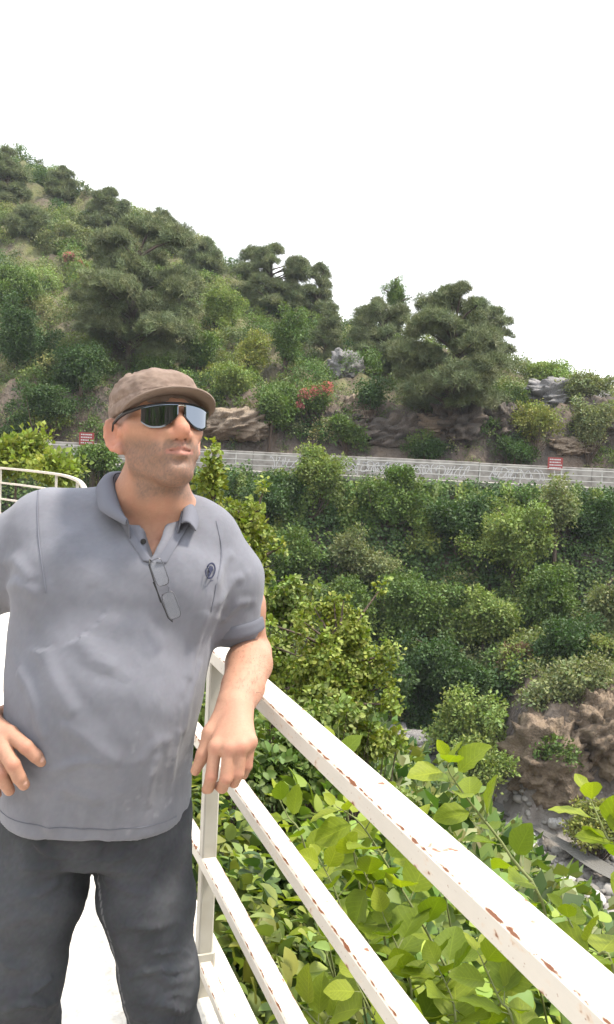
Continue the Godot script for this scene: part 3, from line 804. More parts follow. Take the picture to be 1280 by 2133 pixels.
	for sm in [[[Vector3(-0.539, 1.481, -1.700), Vector3(-0.526, 1.428, -1.660), Vector3(-0.519, 1.363, -1.660), Vector3(-0.511, 1.279, -1.680)]], [[Vector3(-0.180, 1.437, -1.700), Vector3(-0.167, 1.375, -1.700), Vector3(-0.174, 1.312, -1.700), Vector3(-0.183, 1.253, -1.700)]]]:
		var on := []; var rr := []
		for j in 14:
			var aim := curve(sm[0], j / 13.0)
			var q := SF.hit(Vector3(0, 1.58, 0).lerp(aim, 0.8), (aim - Vector3(0, 1.58, 0)).normalized())
			on.append(q + shirt_fold(q, Vector3(0, 0.2, 0.98)) + (Vector3(0, 1.58, 0) - q).normalized() * 0.0005 - BODY_AT); rr.append(0.0017)
		var tb := Shape.new(); tb.tube(on, rr, 6); put("seam", tb.mesh(), M.collar, shirt)
	var hem := []; var hr := []
	for j in 40:
		var q := SF.hit(Vector3(lerpf(-0.60, -0.235, j / 39.0), 0.832, -1.2), Vector3(0, 0, -1))
		hem.append(q + shirt_fold(q, Vector3(0, 0, 1)) + Vector3(0, 0, 0.0006) - BODY_AT); hr.append(0.0008)
	var hs := Shape.new(); hs.tube(hem, hr, 6); put("hem_stitch", hs.mesh(), M.collar, shirt)
	build_trousers(who)
	build_cap(who)
	build_sunglasses()
	build_eyeglasses(SF)
	# cuff of the sleeve
	var cu := Shape.new()
	var cc := e1; var ux := d1.cross(Vector3.FORWARD).normalized(); var uy := d1.cross(ux)
	cu.slab(28, 3, func(a, b): return cc + d1 * lerpf(-0.012, 0.016, b) + (ux * cos(a * TAU) * 0.0615 + uy * sin(a * TAU) * 0.0610), 0.004)
	cu.shift(-BODY_AT)
	put("sleeve_cuff", cu.mesh(), M.collar, shirt)

func V_cut(F: Field):
	# a wedge between the open placket edges
	var b := Basis(Vector3(0, 0, 1), 0.06)
	F.loft(Transform3D(b, Vector3(-0.302, 1.357, -1.66)), [[0.0, 0.0, 0.0, 0.002, 0.09], [0.05, 0.0, 0.0, 0.020, 0.09], [0.10, -0.006, 0.0, 0.044, 0.09], [0.14, -0.01, 0.0, 0.06, 0.09]], 0.003, 1)

func curve(pts: Array, t: float) -> Vector3:      # Catmull-Rom through pts, t 0..1
	var n := pts.size() - 1
	var f := clampf(t, 0.0, 1.0) * n; var i := mini(int(f), n - 1); f -= i
	return (pts[i] as Vector3).cubic_interpolate(pts[i + 1], pts[maxi(i - 1, 0)], pts[mini(i + 2, n)], f)

func build_collar(shirt: Node3D, F: Field):
	var fold := [Vector3(-0.349, 1.427, -1.665), Vector3(-0.372, 1.455, -1.690), Vector3(-0.393, 1.490, -1.725), Vector3(-0.404, 1.514, -1.765), Vector3(-0.401, 1.520, -1.830), Vector3(-0.350, 1.516, -1.865), Vector3(-0.285, 1.502, -1.830), Vector3(-0.257, 1.478, -1.770), Vector3(-0.250, 1.455, -1.720), Vector3(-0.247, 1.431, -1.680)]
	var edge := [Vector3(-0.352, 1.424, -1.655), Vector3(-0.406, 1.446, -1.685), Vector3(-0.421, 1.463, -1.710), Vector3(-0.435, 1.489, -1.755), Vector3(-0.441, 1.497, -1.860), Vector3(-0.357, 1.491, -1.905), Vector3(-0.255, 1.477, -1.860), Vector3(-0.232, 1.457, -1.790), Vector3(-0.220, 1.438, -1.730), Vector3(-0.217, 1.418, -1.675)]
	var s := Shape.new()
	s.slab(44, 5, func(a, b):
		var p := curve(fold, a); var q := curve(edge, a)
		var r := p.lerp(q, b)
		return r + Vector3(0, 0.010 * sin(b * PI), 0.004 * sin(b * PI)), 0.0035)
	s.shift(-BODY_AT); put("collar", s.mesh(), M.collar, shirt)
	var t := Shape.new()
	t.slab(44, 3, func(a, b):
		var p := curve(fold, a); var c := Vector3(-0.338, p.y, -1.775)
		return p.lerp(c, 0.03 + 0.10 * b) + Vector3(0, -0.001 - 0.032 * b, 0), 0.0025)
	t.shift(-BODY_AT); put("collar_stand", t.mesh(), M.collar, shirt)
	# placket: two strips along the open V, and the stitched strip below it
	for e in [[[Vector3(-0.352, 1.430, -1.670), Vector3(-0.327, 1.402, -1.640), Vector3(-0.305, 1.380, -1.620), Vector3(-0.289, 1.361, -1.610)], 14.0], [[Vector3(-0.245, 1.437, -1.680), Vector3(-0.254, 1.416, -1.650), Vector3(-0.264, 1.391, -1.620), Vector3(-0.280, 1.360, -1.610)], 13.0]]:
		var pts := []
		for p in e[0]:
			pts.append(F.hit(Vector3(0, 1.58, 0).lerp(p, 0.85), (p - Vector3(0, 1.58, 0)).normalized()))
		var g := Shape.new(); var side: float = -1.0 if e[1] > 13.5 else 1.0
		g.slab(14, 2, func(a, b): return curve(pts, a) + Vector3(side * (b * 0.020 - 0.002), 0.0, 0.0035 - 0.004 * b), 0.003)
		g.shift(-BODY_AT); put("placket", g.mesh(), M.collar, shirt)
	var b0 := F.hit(Vector3(-0.05, 1.45, -0.4), (Vector3(-0.316, 1.393, -1.660) - Vector3(-0.05, 1.45, -0.4)).normalized())
	var bt := Shape.new()
	for ring in [[0.0058, 0.0], [0.0058, 0.0022], [0.0045, 0.003], [0.0, 0.002]]:
		for j in 15: bt.add(b0 + Vector3(cos(TAU * j / 14.0) * ring[0], sin(TAU * j / 14.0) * ring[0], ring[1] + 0.005))
	for r in 3:
		for j in 14: bt.quad(r * 15 + j, r * 15 + j + 15, r * 15 + j + 16, r * 15 + j + 1)
	bt.shift(-BODY_AT); put("button", bt.mesh(), M.black, shirt)
	# round embroidered emblem on the chest
	var o := F.hit(Vector3(0, 1.5, -0.6), (Vector3(-0.189, 1.338, -1.680) - Vector3(0, 1.5, -0.6)).normalized())
	var ez := (F.hit(o + Vector3(0.012, 0, 0.2), Vector3(0, 0, -1)) - o).normalized()
	var ey := (F.hit(o + Vector3(0, 0.012, 0.2), Vector3(0, 0, -1)) - o).normalized()
	var en := ez.cross(ey).normalized()
	o += en * 0.0045
	var em := Shape.new()
	em.slab(26, 1, func(a, b):
		var w := lerpf(-2.1, 2.6, a); var r := lerpf(0.80, 1.0, b)
		return o + ez * cos(w) * 0.0125 * r + ey * sin(w) * 0.0175 * r, 0.0015)
	em.slab(16, 1, func(a, b):
		var w := lerpf(2.9, 3.9, a); var r := lerpf(0.86, 1.0, b)
		return o + ez * cos(w) * 0.0125 * r + ey * sin(w) * 0.0175 * r, 0.0015)
	# the dark head-like figure inside the ring
	var fig := [Vector2(-0.15, 0.62), Vector2(0.35, 0.5), Vector2(0.5, 0.1), Vector2(0.25, -0.15), Vector2(0.1, -0.45), Vector2(-0.2, -0.85), Vector2(-0.45, -0.55), Vector2(-0.15, -0.3), Vector2(-0.35, 0.0), Vector2(-0.5, 0.35)]
	em.slab(20, 2, func(a, b):
		var f: float = a * fig.size(); var k := int(f) % fig.size(); var p: Vector2 = fig[k].lerp(fig[(k + 1) % fig.size()], f - int(f)) * lerpf(1.0, 0.02, b)
		return o + ez * p.x * 0.0125 + ey * p.y * 0.0165, 0.0015)
	em.slab(2, 1, func(a, b): return o + ez * lerpf(0.002, 0.009, a) + ey * lerpf(-0.0225, -0.0212, b), 0.0012)
	em.shift(-BODY_AT); var eo := put("emblem", em.mesh(), M.navy, shirt)
	tag(eo, "small dark navy embroidered round emblem")

func build_trousers(who: Node3D):
	var F := Field.new()
	F.loft(Transform3D(), [[0.72, -0.418, -1.765, 0.165, 0.115], [0.80, -0.418, -1.765, 0.187, 0.135], [0.90, -0.415, -1.76, 0.18, 0.14], [0.95, -0.41, -1.76, 0.17, 0.13]], 0.03)
	F.chain([Vector3(-0.325, 0.80, -1.765), Vector3(-0.30, 0.63, -1.745), Vector3(-0.263, 0.46, -1.73), Vector3(-0.250, 0.30, -1.755), Vector3(-0.238, 0.07, -1.775)], [0.108, 0.097, 0.078, 0.074, 0.066], 0.03)
	F.chain([Vector3(-0.508, 0.80, -1.765), Vector3(-0.535, 0.63, -1.74), Vector3(-0.548, 0.46, -1.715), Vector3(-0.556, 0.30, -1.745), Vector3(-0.56, 0.07, -1.755)], [0.108, 0.100, 0.082, 0.076, 0.066], 0.03)
	F.plane(Vector3(0, -1, 0), Vector3(0, 0.05, 0))
	var knees := []
	var lines := []
	lines = [[Vector3(-0.183, 0.598, -1.600), Vector3(-0.276, 0.600, -1.600), 0.0060, 0.0060], [Vector3(-0.180, 0.572, -1.600), Vector3(-0.303, 0.548, -1.600), 0.0080, 0.0100], [Vector3(-0.182, 0.540, -1.600), Vector3(-0.260, 0.545, -1.600), 0.0100, 0.0080], [Vector3(-0.179, 0.515, -1.600), Vector3(-0.305, 0.487, -1.600), 0.0060, 0.0060], [Vector3(-0.178, 0.484, -1.600), Vector3(-0.263, 0.491, -1.600), 0.0080, 0.0100], [Vector3(-0.191, 0.456, -1.600), Vector3(-0.290, 0.456, -1.600), 0.0100, 0.0080], [Vector3(-0.436, 0.537, -1.600), Vector3(-0.513, 0.493, -1.600), 0.0060, 0.0060], [Vector3(-0.440, 0.487, -1.600), Vector3(-0.545, 0.467, -1.600), 0.0080, 0.0100], [Vector3(-0.500, 0.548, -1.600), Vector3(-0.566, 0.564, -1.600), 0.0100, 0.0080], [Vector3(-0.443, 0.453, -1.600), Vector3(-0.497, 0.437, -1.600), 0.0060, 0.0060]]
	lines += [[Vector3(-0.411, 0.761, -1.600), Vector3(-0.516, 0.813, -1.600), 0.009, 0.007], [Vector3(-0.417, 0.751, -1.600), Vector3(-0.548, 0.759, -1.600), 0.009, 0.006], [Vector3(-0.421, 0.736, -1.600), Vector3(-0.536, 0.682, -1.600), 0.010, 0.007], [Vector3(-0.401, 0.761, -1.600), Vector3(-0.293, 0.796, -1.600), 0.009, 0.007], [Vector3(-0.398, 0.755, -1.600), Vector3(-0.254, 0.759, -1.600), 0.010, 0.006], [Vector3(-0.389, 0.738, -1.600), Vector3(-0.262, 0.711, -1.600), 0.010, 0.006], [Vector3(-0.556, 0.710, -1.600), Vector3(-0.428, 0.649, -1.600), 0.012, 0.006], [Vector3(-0.363, 0.807, -1.600), Vector3(-0.383, 0.767, -1.600), 0.006, 0.006], [Vector3(-0.343, 0.639, -1.600), Vector3(-0.213, 0.655, -1.600), 0.010, 0.006], [Vector3(-0.559, 0.633, -1.600), Vector3(-0.457, 0.667, -1.600), 0.012, 0.005]]
	for c in lines:
		var last = null
		for j in 5:
			var aim: Vector3 = ((c[0] as Vector3).lerp(c[1], j / 4.0) + Vector3(0, 0.006 * sin(j * 2.1 + c[3] * 900.0), 0))
			var on := F.hit(Vector3(0, 1.58, 0).lerp(aim, 0.82), (aim - Vector3(0, 1.58, 0)).normalized())
			if last != null and on.distance_to(last) < 0.12: knees.append([last, on, c[2], c[3] * (0.5 if j == 1 or j == 4 else 1.0)])
			last = on
	var bend := func(p: Vector3, n: Vector3) -> Vector3:
		var d := 0.0; var e := 0.0
		for f in knees:
			var s := seg_dist(p, f[0], f[1])
			if s > 0.05: continue
			var w: float = f[2]
			d = maxf(d, f[3] * exp(-s * s / (w * w)))
			e = maxf(e, exp(-s * s / (w * w * 5.0)))
		d = d * 1.3 - 0.003 * e
		d += 0.004 * noise.get_noise_3d(p.x * 9.0, p.y * 14.0, p.z * 9.0)
		return n * d
	var dye := func(p: Vector3, n: Vector3) -> Color:
		var c := Color(0.036, 0.038, 0.043)
		var wear := smoothstep(-0.2, 0.6, noise.get_noise_3dv(p * 4.0)) * 0.45
		var thread := fine.get_noise_3d(p.x * 500.0, p.y * 120.0, p.z * 500.0)
		c = c.lerp(Color(0.085, 0.088, 0.096), wear)
		c = c * (1.0 + 0.12 * thread)
		# stitched inner seam of the left leg
		var sx := lerpf(-0.395, -0.315, clampf((0.70 - p.y) / 0.32, 0.0, 1.0))
		if p.z > -1.74 and p.y < 0.71 and absf(p.x - sx) < 0.0016: c = Color(0.13, 0.13, 0.14)
		return c
	var s := Shape.new()
	F.net(Vector3(-0.70, 0.03, -1.94), Vector3(-0.13, 0.96, -1.56), 0.0066, s, bend, dye)
	s.shift(-BODY_AT)
	put("trousers", s.mesh(), M.jeans, who)
	for e in [[Vector3(-0.236, 0.0, -1.76), 0.12], [Vector3(-0.558, 0.0, -1.74), -0.12]]:
		var f := Field.new(); var fw := Vector3(sin(e[1]), 0, cos(e[1]))
		var o: Vector3 = e[0]
		f.cap(o + Vector3(0, 0.055, 0) - fw * 0.04, o + Vector3(0, 0.05, 0) + fw * 0.05, 0.048, 0.048, 0.03)
		f.cap(o + Vector3(0, 0.05, 0) + fw * 0.05, o + Vector3(0, 0.03, 0) + fw * 0.17, 0.048, 0.040, 0.03)
		f.cap(o + Vector3(0, 0.09, 0) - fw * 0.03, o + Vector3(0, 0.06, 0), 0.045, 0.05, 0.03)
		f.plane(Vector3.DOWN, Vector3(0, 0.004, 0))
		var sh := Shape.new()
		f.net(o + Vector3(-0.13, -0.02, -0.13), o + Vector3(0.13, 0.18, 0.26), 0.009, sh, still, func(p, n): return Color(0.03, 0.028, 0.026))
		sh.shift(-BODY_AT); put("shoe", sh.mesh(), M.jeans, who)

func build_cap(who: Node3D):
	var H := HEAD
	var F := Field.new()
	# the band tilts down towards the nape
	var T := H * Transform3D(Basis(Vector3.RIGHT, -0.04), Vector3(0, 0.030, -0.012))
	F.loft(T, [[-0.010, 0, 0, 0.0825, 0.107], [0.016, 0, 0, 0.0825, 0.107], [0.040, 0, -0.002, 0.080, 0.103], [0.056, 0, -0.004, 0.073, 0.094], [0.067, 0, -0.006, 0.059, 0.078], [0.074, 0, -0.007, 0.040, 0.054], [0.077, 0, -0.007, 0.012, 0.018]], 0.01)
	var wr := func(p: Vector3, n: Vector3) -> Vector3:
		var q := T.affine_inverse() * p
		var d := 0.0034 * noise.get_noise_3d(q.x * 14.0 + q.z * 9.0, q.y * 42.0 + q.z * 8.0, q.z * 14.0)
		d -= 0.0016 * exp(-pow((q.y - 0.016) / 0.0022, 2.0))
		d += 0.0012 * exp(-pow((q.y - 0.066) / 0.004, 2.0))
		d -= 0.0015 * exp(-pow(q.x / 0.002, 2.0)) * smoothstep(0.04, 0.06, q.y) * 0.5
		return n * d * 1.4
	var dye := func(p: Vector3, n: Vector3) -> Color:
		var q := T.affine_inverse() * p
		var c := Color(0.125, 0.088, 0.070)
		var f := noise.get_noise_3dv(q * 30.0); var g := fine.get_noise_3dv(q * 380.0)
		c = c.lerp(Color(0.26, 0.20, 0.165), clampf(0.45 + 0.35 * f, 0.0, 1.0)) * (1.0 + 0.10 * g)
		if absf(q.y - 0.0205) < 0.0011 or absf(q.y - 0.0115) < 0.0011: c = c * 1.18
		return c
	var s := Shape.new()
	F.net(H * Vector3(0, 0.07, 0) - Vector3(0.17, 0.12, 0.17), H * Vector3(0, 0.07, 0) + Vector3(0.17, 0.12, 0.17), 0.0036, s, wr, dye)
	s.shift(-BODY_AT)
	var cap := put("cap", s.mesh(), M.cap, who)
	var br := Shape.new()
	br.slab(34, 8, func(a, b):
		var w := lerpf(-1.22, 1.22, a)
		var reach: float = 0.036 * pow(maxf(cos(w * 1.22), 0.0), 0.55) + 0.004
		var p := Vector3(sin(w) * (0.0845 + reach * b * 0.92), 0.0, cos(w) * 0.108 + reach * b)
		p.y = 0.006 - 0.026 * pow(absf(sin(w)), 2.2) + 0.05 * reach * b
		return T * p, 0.004)
	br.shift(-BODY_AT)
	put("brim", br.mesh(), M.brim, cap)

func build_sunglasses():
	var H := HEAD
	var at := H * Vector3(0, 0, 0.09)
	var g := base("sunglasses", at)
	tag(g, "dark wraparound sunglasses worn by the man in the cap", "sunglasses")
	var R := 0.088
	var onface := func(w: float, y: float) -> Vector3: return H * Vector3(sin(w) * R, y + 0.001, cos(w) * R + 0.0225 + 0.20 * (y - 0.004))
	for s in [-1, 1]:
		var l := Shape.new()
		l.slab(28, 8, func(a, b):
			var e: float = a if s > 0 else 1.0 - a
			var w: float = s * lerpf(0.07, 0.86, e)
			var top: float = 0.017 - 0.004 * e * e
			var low: float = lerpf(-0.004, -0.027, pow(sin(minf(e / 0.5, 1.0) * PI / 2), 0.8)) + 0.014 * pow(maxf(e - 0.6, 0.0) / 0.4, 2.0)
			return onface.call(w, lerpf(low, top, b)), 0.0016)
		l.shift(-at); put("lens", l.mesh(), M.lens, g)
		var arm := Shape.new()
		arm.tube([onface.call(s * 0.78, 0.015) - at, onface.call(s * 0.90, 0.013) - at, H * Vector3(s * 0.083, 0.012, 0.045) - at, H * Vector3(s * 0.0845, 0.010, 0.015) - at, H * Vector3(s * 0.086, 0.004, -0.012) - at, H * Vector3(s * 0.086, -0.012, -0.022) - at], [0.0022, 0.0038, 0.0042, 0.0036, 0.0028, 0.002], 8)
		put("temple_arm", arm.mesh(), M.black, g)
	var fr := Shape.new(); var pts := []; var rr := []
	for k in 25:
		var w := lerpf(-0.86, 0.86, k / 24.0); var e := absf(w) / 0.86
		pts.append(onface.call(w, 0.0175 - 0.004 * e * e) - at + H.basis.z * 0.0008); rr.append(0.0022)
	fr.tube(pts, rr, 6)
	put("frame", fr.mesh(), M.black, g)
	var br := Shape.new(); br.tube([onface.call(-0.09, 0.012) - at + H.basis.z * 0.003, onface.call(0.0, 0.0135) - at + H.basis.z * 0.003, onface.call(0.09, 0.012) - at + H.basis.z * 0.003], [0.0016, 0.0018, 0.0016], 6)
	put("bridge", br.mesh(), M.chrome, g)

func build_eyeglasses(F: Field):
	var eye := Vector3(0, 1.58, 0)
	var o := F.hit(eye.lerp(Vector3(-0.264, 1.310, -1.620), 0.8), (Vector3(-0.264, 1.310, -1.620) - eye).normalized()) + Vector3(0, 0, 0.012)
	var g := base("eyeglasses", o)
	tag(g, "folded thin-framed reading glasses hanging from the shirt placket", "eyeglasses")
	# down: along the row of two lenses; across: lens height
	var dn := (Vector3(-0.237, 1.251, -1.620) - Vector3(-0.282, 1.362, -1.620)).normalized(); var ac := dn.cross(Vector3(0.25, 0, 1).normalized()).normalized(); var nz := dn.cross(ac)
	for e in [-1, 1]:
		var c: Vector3 = dn * 0.034 * e - ac * 0.002
		var rim := []; var rr := []
		for k in 33:
			var w := TAU * k / 32.0
			var x := signf(cos(w)) * pow(absf(cos(w)), 0.45) * 0.0265; var y := signf(sin(w)) * pow(absf(sin(w)), 0.5) * 0.0125
			rim.append(c + dn * x + ac * y + nz * 0.0); rr.append(0.0011)
		var s := Shape.new(); s.tube(rim, rr, 6); put("rim", s.mesh(), M.steel, g)
		var l := Shape.new()
		l.sheet(16, 4, func(a, b):
			var w: float = a * TAU; var r: float = lerpf(0.96, 0.02, b)
			return c + dn * signf(cos(w)) * pow(absf(cos(w)), 0.45) * 0.0265 * r + ac * signf(sin(w)) * pow(absf(sin(w)), 0.5) * 0.0125 * r)
		put("lens", l.mesh(), M.glass, g)
		var t := Shape.new()
		t.tube([c + dn * e * 0.027 + ac * 0.008, c + dn * e * 0.030 + ac * 0.009 - nz * 0.004, c + dn * e * 0.02 + ac * 0.014 - nz * 0.007, c - dn * e * 0.055 + ac * 0.017 - nz * 0.006], [0.0013, 0.0014, 0.0013, 0.0016], 6)
		put("temple_arm", t.mesh(), M.black, g)
	var b := Shape.new(); b.tube([dn * -0.008 + ac * -0.004, ac * -0.010 + nz * 0.002, dn * 0.008 + ac * -0.004], [0.0011, 0.0011, 0.0011], 6)
	put("bridge", b.mesh(), M.steel, g)

func still(_p: Vector3, _n: Vector3) -> Vector3:
	return Vector3.ZERO

# ------------------------------------------------------------------ the road on the far side
func build_far_road():
	var deckd := 43.75
	var s := Shape.new()
	s.box(Transform3D(Basis(Vector3(0, 0, 1), Vector3.UP, Vector3(-1, 0, 0)), Vector3(0, 0.43, -(deckd + 1.2))), Vector3(2.4, 0.26, 120.0), 0.015)
	tag(put("road", s.mesh(true), M.wall, self), "grey concrete edge of the road across the gorge", "", "", "structure")
	# parapet of cast panels, with white sprayed scrawls
	var w := base("parapet_wall", Vector3(0, 0.56, -45.4))
	tag(w, "long grey concrete parapet with white graffiti across the gorge", "wall")
	for k in 17:
		var p := Shape.new(); var x := -48.0 + 6.0 * k
		p.box(Transform3D(Basis(Vector3(0, 0, 1), Vector3.UP, Vector3(-1, 0, 0)), Vector3(x, 0.50 + 0.015 * sin(k * 2.3), 0.01 * sin(k * 5.1))), Vector3(0.22, 1.02, 5.97), 0.02)
		put("panel", p.mesh(true), M.wall, w)
	rng.seed = 41
	for e in [[1.6, 2.6], [3.4, 1.8], [5.3, 0.9], [6.1, 2.2], [9.6, 2.8], [-2.0, 1.6], [-12.5, 1.2]]:
		var g := Shape.new()
		var x: float = e[0]
		while x < e[0] + e[1]:
			var pts := []; var rr := []; var ox := x
			var hgt := rng.randf_range(0.3, 0.5); var ph := rng.randf() * 6.0; var kx := rng.randf_range(0.10, 0.25)
			for j in 9:
				var t := j / 8.0
				pts.append(Vector3(ox + kx * (t + 0.7 * sin(t * 7.0 + ph)), 0.48 + hgt * 0.7 * sin(t * 5.0 + ph * 1.7), 0.128)); rr.append(0.030)
			for j in 8:
				var a: Vector3 = pts[j]; var b: Vector3 = pts[j + 1]; var n := (b - a).cross(Vector3.BACK).normalized() * 0.020
				var q := g.v.size()
				g.add(a - n); g.add(b - n); g.add(b + n); g.add(a + n); g.quad(q, q + 3, q + 2, q + 1)
			x += rng.randf_range(0.16, 0.34)
		put("graffiti", g.mesh(), M.spray, w)
	# white steel guard rail along the edge
	var r := base("guard_rail", Vector3(0, 0.56, -43.95))
	tag(r, "white steel guard rail along the road edge across the gorge", "railing")
	for h in [0.30, 0.58, 0.86]:
		var t := Shape.new(); t.box(Transform3D(Basis(Vector3(0, 0, 1), Vector3.UP, Vector3(-1, 0, 0)), Vector3(0, h, 0)), Vector3(0.04, 0.042, 110.0), 0.008)
		put("rail", t.mesh(true), M.whitesteel, r)
	var ps := Shape.new(); ps.box(Transform3D(Basis(Vector3.RIGHT, -PI / 2), Vector3(0, 0.45, 0)), Vector3(0.06, 0.06, 0.9), 0.008)
	var pm := ps.mesh(true)
	for k in 49: put("post", pm, M.whitesteel, r, Transform3D(Basis(), Vector3(-50.0 + 2.1 * k, 0, -0.06)))
	for e in [[Vector3(12.906, 1.697, -44.900), "red notice board with white lettering on the road parapet, right of the pines"], [Vector3(-11.754, 1.804, -44.900), "red notice board with white lettering on the parapet beside the man's ear"]]:
		var at: Vector3 = e[0]
		var b := base("notice_board", at)
		tag(b, e[1], "sign", "red notice boards on the far road")
		var p := Shape.new(); p.box(Transform3D(Basis(), Vector3.ZERO), Vector3(0.78, 0.66, 0.03), 0.01); put("panel", p.mesh(true), M.red, b)
		var post := Shape.new()
		post.tube([Vector3(0, -0.9, -0.04), Vector3(0, 0.3, -0.04)], [0.03, 0.03], 8); put("post", post.mesh(), M.whitesteel, b)
		var t := Shape.new(); rng.seed = 5
		for row in 4:
			var x := -0.30
			while x < 0.28:
				var l := rng.randf_range(0.03, 0.10)
				t.box(Transform3D(Basis(), Vector3(x + l / 2, 0.22 - row * 0.145, 0.0165)), Vector3(l, 0.065, 0.003)); x += l + 0.02
		put("lettering", t.mesh(true), M.spray, b).set_meta("kind", "stuff")
	for e in [[Vector3(-14.025, 1.518, -45.000), "squat grey concrete block on the parapet beside the left notice board"]]:
		var c := Shape.new(); c.box(Transform3D(), Vector3(0.7, 0.36, 0.5), 0.03)
		tag(put("concrete_block", c.mesh(true), M.wall, self, Transform3D(Basis(), e[0])), e[1], "block")

# ------------------------------------------------------------------ plants: sprays of leaf-sized faces, placed many times
var K := {}      # spray meshes
func spray(n: int, reach: float, leaf: float, wide: float, seed_: int, droop := 0.2) -> ArrayMesh:
	rng.seed = seed_
	var s := Shape.new()
	for k in n:
		var d := Vector3(rng.randfn(), rng.randfn() * 0.8 + 0.25, rng.randfn()).normalized()
		var o := d * reach * rng.randf_range(0.25, 0.9)
		var ax := (d + Vector3(rng.randfn(), rng.randfn() - droop, rng.randfn()) * 0.5).normalized()
		var sd := ax.cross(Vector3(rng.randfn() * 0.5, 1.0, rng.randfn() * 0.5)).normalized(); var up := sd.cross(ax)
		var l := leaf * rng.randf_range(0.7, 1.25); var w := l * wide
		var v := rng.randf_range(0.78, 1.22); var c := Color(v * rng.randf_range(0.9, 1.15), v, v * 0.95)
		var q := s.v.size()
		for e in [[0.0, 0.0, 0.0], [0.14, 0.30, 0.07], [0.38, 0.46, 0.10], [0.68, 0.38, 0.06], [0.88, 0.20, -0.03], [1.0, 0.0, -0.12], [0.88, -0.20, -0.03], [0.68, -0.38, 0.06], [0.38, -0.46, 0.10], [0.14, -0.30, 0.07], [0.48, 0.0, 0.0]]:
			s.add(o + ax * l * e[0] + sd * w * e[1] + up * l * e[2], Vector2(e[0], e[1] + 0.5), c)
		for e in 10: s.tri(q + e, q + (e + 1) % 10, q + 10)
	return s.mesh()

func small_spray(n: int, reach: float, leaf: float, wide: float, seed_: int) -> ArrayMesh:     # two faces a leaf, for far plants
	rng.seed = seed_
	var s := Shape.new()
	for k in n:
		var d := Vector3(rng.randfn(), rng.randfn() * 0.8 + 0.2, rng.randfn()).normalized()
		var o := d * reach * rng.randf_range(0.2, 0.95)
		var ax := (d + Vector3(rng.randfn(), rng.randfn() - 0.2, rng.randfn()) * 0.6).normalized()
		var sd := ax.cross(Vector3(rng.randfn() * 0.6, 1.0, rng.randfn() * 0.6)).normalized(); var up := sd.cross(ax)
		var l := leaf * rng.randf_range(0.65, 1.3); var w := l * wide
		var v := rng.randf_range(0.75, 1.25); var c := Color(v * rng.randf_range(0.88, 1.15), v, v * 0.95)
		var q := s.v.size()
		s.add(o, Vector2.ZERO, c); s.add(o + ax * l * 0.5 + sd * w * 0.5 + up * l * 0.1, Vector2.ZERO, c); s.add(o + ax * l, Vector2.ZERO, c); s.add(o + ax * l * 0.5 - sd * w * 0.5 + up * l * 0.1, Vector2.ZERO, c)
		s.tri(q, q + 1, q + 2); s.tri(q, q + 2, q + 3)
	return s.mesh()

func needles(n: int, reach: float, wide: float, seed_: int) -> ArrayMesh:
	rng.seed = seed_
	var s := Shape.new()
	for k in n:
		var d := Vector3(rng.randfn(), rng.randfn() * 0.7 + 0.55, rng.randfn()).normalized()
		var sd := d.cross(Vector3(rng.randfn(), rng.randfn(), rng.randfn())).normalized() * wide
		var o := Vector3(rng.randfn(), rng.randfn() * 0.6, rng.randfn()) * reach * 0.28
		var v := rng.randf_range(0.75, 1.25); var c := Color(v, v, v * 0.95); var q := s.v.size()
		s.add(o - sd * 0.5, Vector2.ZERO, c); s.add(o + d * reach * rng.randf_range(0.6, 1.0), Vector2.ZERO, c); s.add(o + sd * 0.5, Vector2.ZERO, c)
		s.tri(q, q + 1, q + 2)
	return s.mesh()

func copies(called: String, m: Mesh, ma: Material, list: Array, parent: Node) -> MultiMeshInstance3D:    # list of [Transform3D, Color]
	var mm := MultiMesh.new(); mm.transform_format = MultiMesh.TRANSFORM_3D; mm.use_colors = true; mm.mesh = m; mm.instance_count = list.size()
	for k in list.size():
		mm.set_instance_transform(k, list[k][0]); mm.set_instance_color(k, list[k][1])
	var o := MultiMeshInstance3D.new(); o.multimesh = mm; o.material_override = ma
	o.name = numbered(called) if parent == self else called
	parent.add_child(o, true)
	o.set_meta("kind", "stuff")
	return o

func tint(c: Color, spread := 0.25) -> Color:
	var v := 1.0 + rng.randf_range(-spread, spread)
	return Color(c.r * v * rng.randf_range(0.88, 1.14), c.g * v, c.b * v * rng.randf_range(0.85, 1.1))

func facing(d: Vector3, size: float) -> Basis:
	var y := d.normalized(); var x := y.cross(Vector3(rng.randfn(), rng.randfn(), rng.randfn())).normalized()
	return Basis(x, y, x.cross(y)).scaled(Vector3.ONE * size)

